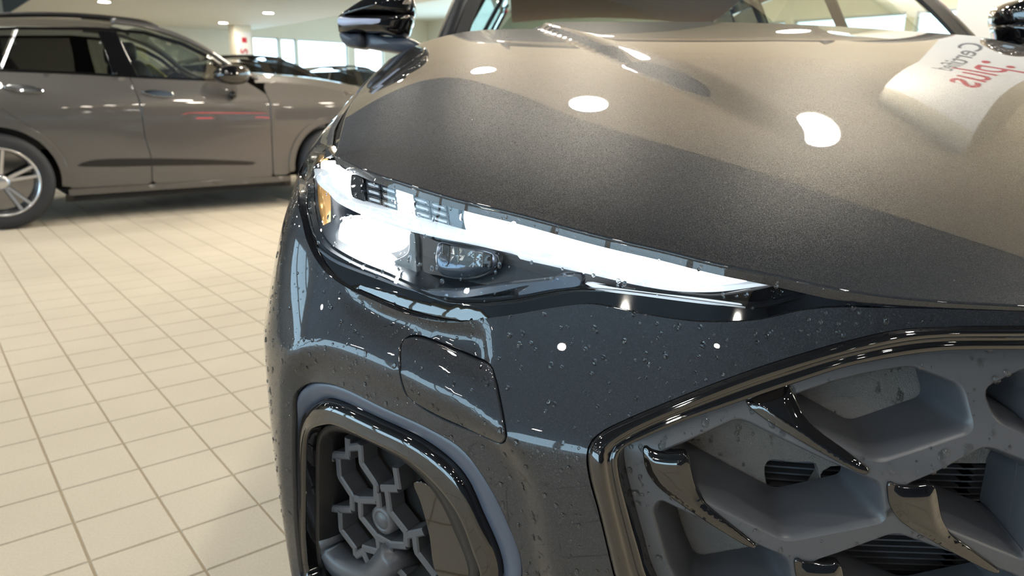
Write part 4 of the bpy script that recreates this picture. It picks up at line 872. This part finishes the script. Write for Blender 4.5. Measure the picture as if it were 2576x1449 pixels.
    pn('rear_side_glass', bs(c1((10, 420), (60, 290), (108, 178), (590, 182), (640, 300), (690, 448), (400, 436))), M['dglass'], 70, .004)
    pn('front_side_glass', bs(c1((835, 462), (760, 310), (705, 192), (870, 205), (1050, 262), (1180, 325), (1300, 400), (1330, 440), (1290, 482), (1060, 474))), M['glass'], 70, .004)
    pn('middle_pillar', bs(c1((590, 178), (705, 186), (760, 310), (838, 466), (690, 455), (640, 300))), M['gloss'], 60, .0)
    pn('rear_quarter_glass', bs(c1((-420, 415), (-300, 250), (-240, 185), (80, 176), (30, 290), (-20, 415))), M['dglass'], 60, .004)
    pn('rear_pillar', bs(c1((-4, 422), (50, 290), (100, 172), (112, 172), (62, 290), (10, 424))), M['alloy'], 40, .0)
    pn('window_surround', bs(c1((-250, 178), (100, 165), (600, 168), (880, 192), (1110, 258), (1250, 325), (1380, 415), (1365, 425), (1240, 342), (1100, 275), (870, 207), (600, 182), (100, 178), (-250, 190))), M['gloss'], 120, -.004)
    pn('belt_strip', [(s, bz(s) + .012) for s in np.linspace(-.9, belt[-1, 0], 12)] + [(s, bz(s) - .004) for s in np.linspace(belt[-1, 0], -.9, 12)], M['gloss'], 100, -.004)
    pn('window_mirror_sail', bs(c1((1330, 440), (1375, 420), (1490, 476), (1290, 490))), M['gloss'], 30, .0)
    # roof, windscreen, bonnet: lofted across
    rl = bs(c1((-500, 180), (-200, 120), (100, 108), (400, 108), (700, 128), (880, 155), (960, 178), (1100, 225), (1250, 300), (1400, 400), (1560, 472)), .05)
    rl = catmull(rl, 40); ends = [(wr[0] - .95, 1.15)]
    us = np.linspace(-1, 1, 17)
    def across(s, z, hw, crown): return [(s - S0, u * hw, z + crown * (1 - u * u)) for u in us]
    rk = [r for r in rl if r[0] < rl[24, 0]]; grid('roof', [across(s, z, SW - side_d(z) - .02, .05) for s, z in rk], paint, root)
    wk = [r for r in rl if r[0] >= rl[24, 0] - .02]
    grid('windscreen', [[(x + .10 * (1 - u * u), y, z) for (x, y, z), u in zip(across(s, z, SW - side_d(z) - .06, .03), us)] for s, z in wk], M['glass'], root)
    P = np.array([(s - S0, side_d(z) + .015 - SW, z) for s, z in rl[int(20):]]); v_, f_ = sweep(P, [(-.03, -.02), (-.02, .01), (.0, .016), (.03, .0), (.03, -.02)], np.tile([0, -.4, .9], (len(P), 1))); side.append(obj('windscreen_pillar', v_, f_, paint, root))
    rr_ = bs(c1((-300, 150), (0, 104), (380, 100), (700, 122), (900, 152), (960, 180)), .10); P = catmull(np.array([(s - S0, side_d(z) + .10 - SW, z + .015) for s, z in rr_]), 30); v_, f_ = tube(P, .018, np.tile([0, 0, 1.], (30, 1)), 8); side.append(obj('roof_rail', v_, f_, M['black'], root))
    hx = float(wk[-1][0]); hz = float(wk[-1][1]); hood_rows = [across(hx + k_ * (wf[0] + .80 - hx), hz + .02 - .05 * k_ - .18 * k_**4, .80 - .06 * k_**2, .05) for k_ in np.linspace(-.03, 1, 14)]; grid('bonnet', hood_rows, paint, root)
    for u0 in (1,):
        R0 = [(x, y, z) for x, y, z in [r[0] for r in hood_rows]]; R1 = [loc3([[x + S0, float(np.interp(x + S0, ftop[:, 0], ftop[:, 1]))]])[0] if x + S0 < fe_[0][0] else (x, -.86 + .1 * max(0, x + S0 - wf[0] - .3), z - .06) for x, y, z in R0]; side.append(grid('wing_top', [R0, R1], paint, root))
    # nose, tail, floor, shell
    xn = wf[0] + .86 - S0; grid('nose', [[(xn - .25 * u * u * 0 - .10 * abs(u)**3 + dx, u * .86, z) for u in us] for dx, z in ((-.06, .86), (0, .74), (.03, .55), (0, .3))], M['gloss'], root)
    xt_ = wr[0] - .93 - S0; grid('tailgate', [[(xt_ + .06 * abs(u)**3 + dx, u * .86, z) for u in us] for dx, z in ((.05, .3), (0, .55), (-.02, .8), (.02, 1.05))], paint, root)
    grid('rear_window', [[(xt_ + dx, u * hw, z) for u in us] for dx, z, hw in ((.03, 1.05, .86), (.22, 1.35, .72), (float(rk[0][0]) - S0 - xt_, float(rk[0][1]), .6))], M['dglass'], root)
    mbx = MB(); mbx.box((wr[0] + .5 - S0, -.86, .18), (wf[0] - .5 - S0, .86, .26)); mbx.box((xt_ + .15, -.55, .25), (xn - .2, .55, .5)); mbx.build('underbody', M['void'], root)
    mbx = MB(); mbx.box((wr[0] - .3 - S0, -.80, .6), (gapF[0, 0] - S0, .80, .92)); mbx.build('cabin_tub', M['seat'], root)
    for sx_ in (1.25, .25):
        for sy_ in (-.38, .38):
            v_, f_ = pill(wr[0] + sx_ - S0, sy_, 1.06, .09, .24, .28, tilt=0); v_[:, 0] -= (v_[:, 2] - 1.06) * .25; obj('seat_back', v_, f_, M['seat'], root)
            v_, f_ = pill(wr[0] + sx_ - .10 - S0, sy_, 1.40, .05, .12, .09); obj('headrest', v_, f_, M['seat'], root)
    v_ = np.array([(wf[0] - 1.18 - S0, .30, 1.20), (wf[0] - 1.18 - S0, .62, 1.20), (wf[0] - 1.34 - S0, .60, 1.33), (wf[0] - 1.34 - S0, .30, 1.33)]); v_ = np.concatenate([v_, v_ + [.004, 0, .004]]); obj('price_sheet', v_, [(0, 1, 2, 3), (7, 6, 5, 4), (0, 4, 5, 1), (1, 5, 6, 2), (2, 6, 7, 3), (3, 7, 4, 0)], M['yellow'], root, False, 'yellow price sheet')
    # handles and mirror
    for q in (c1((25, 528), (60, 517), (200, 526), (262, 552), (240, 562), (100, 552)), c1((868, 560), (900, 550), (1000, 555), (1055, 572), (1040, 586), (920, 578))):
        h = bs(q, -.02); hnd = pn('door_handle', h, M['chrome'], 40, -.028, rim=.02, smooth_o=True, step=.02)
    mL = bs(c1((1283, 455), (1290, 430), (1340, 402), (1420, 395), (1480, 420), (1492, 470), (1480, 505), (1400, 515), (1310, 490)), -.16); C = catmull(mL, 30, True); V = []; c0 = C.mean(0)
    for kk, dy in ((.001, -.10), (.6, -.085), (.9, -.05), (1, 0), (1, .05), (.9, .09), (.001, .10)):
        R = c0 + (C - c0) * kk; V.append(np.stack([R[:, 0] - S0, np.full(30, -.16 - SW + dy + side_d(1.05)), R[:, 1]], 1))
    mo = obj('door_mirror', np.concatenate(V), grid_faces(7, 30, True), M['gloss'], root); side.append(mo)
    P = np.array([(mL[:, 0].mean() - S0 + .02, -SW - .05, 1.05), (mL[:, 0].mean() - S0 + .05, -SW + .08, 1.04)]); v_, f_ = tube(P, .03, np.tile([0, 0, 1.], (2, 1)), 8); side.append(obj('mirror_arm', v_, f_, M['black'], root))
    # wheels
    for c in (wr, wf):
        for y in (-SW + .06, SW - .06):
            wheel(root, c[0] - S0, y, c[1], -1 if y < 0 else 1)
    for o in side: mirrored_y(o, root)
    return root
def mirrored_y(o, parent):
    me = o.data.copy(); n = len(me.vertices); co = np.empty(n * 3); me.vertices.foreach_get('co', co); co = co.reshape(-1, 3); co[:, 1] = -co[:, 1]; me.vertices.foreach_set('co', co.ravel()); me.flip_normals(); me.update()
    c = bpy.data.objects.new(o.name.split('.')[0], me); COL.objects.link(c); c.parent = parent; return c
def wheel(root, x, y, z, sgn, R=.372, axis='y'):
    """tyre with rim, five double spokes and a cap; sgn: outer side"""
    w = .12
    def tf(V): V = np.asarray(V, float).copy(); V[:, 1] *= sgn; return (V if axis == 'y' else V[:, [1, 0, 2]]) + np.array([x, y, z])
    def mk(name, V, f, mat, smooth=True, parent=None): return obj(name, tf(V), f, mat, parent or root, smooth)
    pr = [(.262, -w), (.30, -w - .012), (R - .03, -w - .008), (R - .006, -w + .018), (R, 0), (R - .006, w - .018), (R - .03, w + .008), (.30, w + .012), (.262, w)]
    V, f = lathe([(r, h) for r, h in pr], 56, 'y'); mk('tyre', V, f, M['tyre'])
    V, f = lathe([(.262, w), (.268, w + .006), (.258, w + .008), (.245, w - .004), (.235, -w)], 56, 'y'); rim = mk('rim', V, f, M['alloy'])
    V, f = lathe([(.235, -.02), (.06, -.02)], 32, 'y'); mk('brake_disc', V, f, M['darkchrome'])
    V, f = lathe([(.055, w - .03), (.058, w - .01), (.035, w - .004), (.001, w - .003)], 24, 'y'); mk('hub_cap', V, f, M['alloy'], True, rim)
    for k in range(5):
        for dlt in (-.16, .16):
            a = 2 * math.pi * k / 5 + .3; p0 = np.array([math.cos(a + dlt * .9) * .045, 0, math.sin(a + dlt * .9) * .045]); p1 = np.array([math.cos(a + dlt) * .252, 0, math.sin(a + dlt) * .252])
            P = np.array([p0 + [0, w - .02, 0], (p0 + p1) / 2 + [0, w - .012, 0], p1 + [0, w - .004, 0]]); V, f = sweep(P, [(-.014, -.03), (-.011, .0), (.011, .0), (.014, -.03)], np.tile([0, 1., 0], (3, 1))); mk('spoke', V, f, M['alloy'], False, rim)
M['yellow'] = pmat('yellow_sheet', (.80, .66, .02), .5)
suv2 = make_suv(M['bgpaint'])
def place(root, origin_ab_xy, label, cat='car', group=None, rz=math.atan2(A_[1], A_[0])):
    root.location = (*origin_ab_xy, 0); root.rotation_euler = (0, 0, rz); tag(root, label, cat, group)
cen = CARO + A_ * S0 + B_ * SW
def copy_tree(o, parent=None, swap=None):
    c = o.copy(); COL.objects.link(c); c.parent = parent
    if swap and c.type == 'MESH' and c.data.materials and c.data.materials[0] in swap:
        c.material_slots[0].link = 'OBJECT'; c.material_slots[0].material = swap[o.data.materials[0]]
    for ch in o.children: copy_tree(ch, c, swap)
    return c
place(suv2, cen, 'warm grey parked SUV with silver double-spoke wheels and chrome door handles')
M['darkpaint'] = paint_mat('charcoal_paint', (.02, .02, .022), (.03, .03, .03), 700, .4, .3, .1); M['blackpaint'] = paint_mat('black_paint', (.005, .005, .006), (.01, .01, .01), 700, .3, .3, .1)
def at_d(px, d): r = ray([(px, 240)])[0]; return r[:2] / r[1] * d
suv3 = copy_tree(suv2, None, {M['bgpaint']: M['darkpaint'], M['glass']: M['privacy'], M['dglass']: M['privacy']}); place(suv3, at_d(690, 13.9), 'charcoal SUV parked behind the warm grey SUV, before the bright windows')
suv4 = copy_tree(suv2, None, {M['bgpaint']: M['blackpaint'], M['glass']: M['privacy'], M['dglass']: M['privacy']}); place(suv4, at_d(905, 18.0), 'black SUV parked beyond the charcoal SUV, nearest the bright windows')
# the front SUV's own wheels
for h in (.84, -.84):
    for y in (1.56, 4.12): wheel(car, -h, y - .65, .37, 1 if h < 0 else -1, axis='x')
MAP = {car: car}
for o in list(both): MAP[o] = mirrored(o, 0.0, MAP.get(o.parent, car))
# ================================================================== water drops on the wet panels
rng = random.Random(7)
def drop_mesh(name, el, h, seed):
    r = random.Random(seed); n = 14; V = []; k = [(1.0, 0.), (.96, .28), (.80, .62), (.50, .88), (.001, 1.0)]; wob = [1 + .10 * math.sin(2 * a + r.random() * 6) + .06 * math.sin(3 * a + r.random() * 6) for a in np.linspace(0, 2 * math.pi, n, endpoint=False)]
    for q, z in k:
        for j in range(n):
            a = 2 * math.pi * j / n; V.append((math.cos(a) * q * wob[j], math.sin(a) * q * wob[j] * el, z * h))
    return np.array(V), [q for q in grid_faces(len(k), n, True)]
DROPS = [drop_mesh('water_droplet', e, h, i) for i, (e, h) in enumerate(((1., .62), (1.25, .55), (1.6, .5), (1.05, .5)))]
drop_me = [mesh_data('water_droplet', v, f, M['water']) for v, f in DROPS]
g0p = np.concatenate([g0, [[0, .3]]]); g2p = np.concatenate([gv, [[0, .35]]])
found = []
def surf_drop(u, ins, r):
    e = 2e-4; P = S(np.array([u, u + [e, 0], u + [0, e]]), ins); n = np.cross(P[1] - P[0], P[2] - P[0]); n /= np.linalg.norm(n)
    if n @ (EYE - P[0]) < 0: n = -n
    found.append((r, P[0], n))
def hood_drop(p, r):
    P = hit(hood, [p])[0]
    if np.isnan(P[0]): return
    e = 1e-3; zx = (hood(P[0] + e, P[1]) - hood(P[0] - e, P[1])) / (2 * e); zy = (hood(P[0], P[1] + e) - hood(P[0], P[1] - e)) / (2 * e); n = np.array([-zx, -zy, 1.]); found.append((r, P, n / np.linalg.norm(n)))
ex, ey = np.array(EDGE_PX)[:, 0], np.array(EDGE_PX)[:, 1]
def size(): return .0005 + .0026 * rng.random()**2.8
gt_hi = t_of_h(.95)
cand = np.array([(rng.uniform(0, gt_hi), rng.uniform(.40, .985)) for _ in range(7500)])
def visible(cd, ins):
    e = 2e-4; P = S(cd, ins); n = np.cross(S(cd + [e, 0], ins) - P, S(cd + [0, e], ins) - P); n /= np.linalg.norm(n, axis=1)[:, None]; v = EYE - P; v /= np.linalg.norm(v, axis=1)[:, None]; c = np.einsum('ij,ij->i', n, v)
    s = np.sign(np.median(c)); q = proj(P); return (c * s > .06) & (q[:, 0] > 640) & (q[:, 0] < 2600) & (q[:, 1] < 1470), q
ok, qq = visible(cand, 0.); ye = np.interp(qq[:, 0], ex, ey)
inG0, inG2, inI, inL = in_poly(cand, g0p), in_poly(cand, g2p), in_poly(cand, ib), in_poly(cand, lens_uv); dW = dist_poly(cand, wl); inB = in_poly(cand, outline)
face_hole = np.zeros(len(cand), bool)
for L in holes: face_hole |= in_poly(cand, L)
inS = in_poly(cand, shr) & ~in_poly(cand, np.asarray(win))
for k, u in enumerate(cand):
    if not ok[k] or len(found) > 1900: continue
    if inG2[k]:
        if face_hole[k]:
            if inS[k] and rng.random() < .35: surf_drop(u, SHR, size() * 1.3)
        elif dist_poly(u[None], clipC)[0] > .003 and rng.random() < .8: surf_drop(u, FACE, size() * 1.6)
    elif inG0[k] or inI[k]: continue
    elif inL[k]:
        if rng.random() < .45: surf_drop(u, -.0015, size())
    elif inB[k] and dW[k] > .006 and rng.random() < .75: surf_drop(u, 0., size())
for _ in range(120):
    x = rng.uniform(900, 2500); y = float(np.interp(x, ex, ey)) - 12 - abs(rng.gauss(0, 140))
    if y > 140: hood_drop((x, y), .0004 + .0007 * rng.random()**2)
found.sort(key=lambda q: -q[0])
stuff = MB()
for k, (r, P, n) in enumerate(found):
    dn = Vector((0, 0, -1)); N = Vector(n); yv = (dn - N * dn.dot(N)); yv = yv.normalized() if yv.length > .05 else Vector((0, 1, 0)); xv = yv.cross(N)
    i = 3 if abs(n[2]) > .8 else rng.choice((0, 0, 1, 1, 2)); Rm = np.array([[xv.x, yv.x, N.x], [xv.y, yv.y, N.y], [xv.z, yv.z, N.z]])
    if k < 300:
        o = bpy.data.objects.new('water_droplet', drop_me[i]); COL.objects.link(o); o.parent = car; q = P - CAR0 - n * r * .04
        o.matrix_local = Matrix(((*(Rm[0] * r), q[0]), (*(Rm[1] * r), q[1]), (*(Rm[2] * r), q[2]), (0, 0, 0, 1)))
    else:
        v, f = DROPS[i]; stuff.add((v * r) @ Rm.T + P - CAR0 - n * r * .04, f)
stuff.build('fine_droplets', M['water'], car, True, kind='stuff')
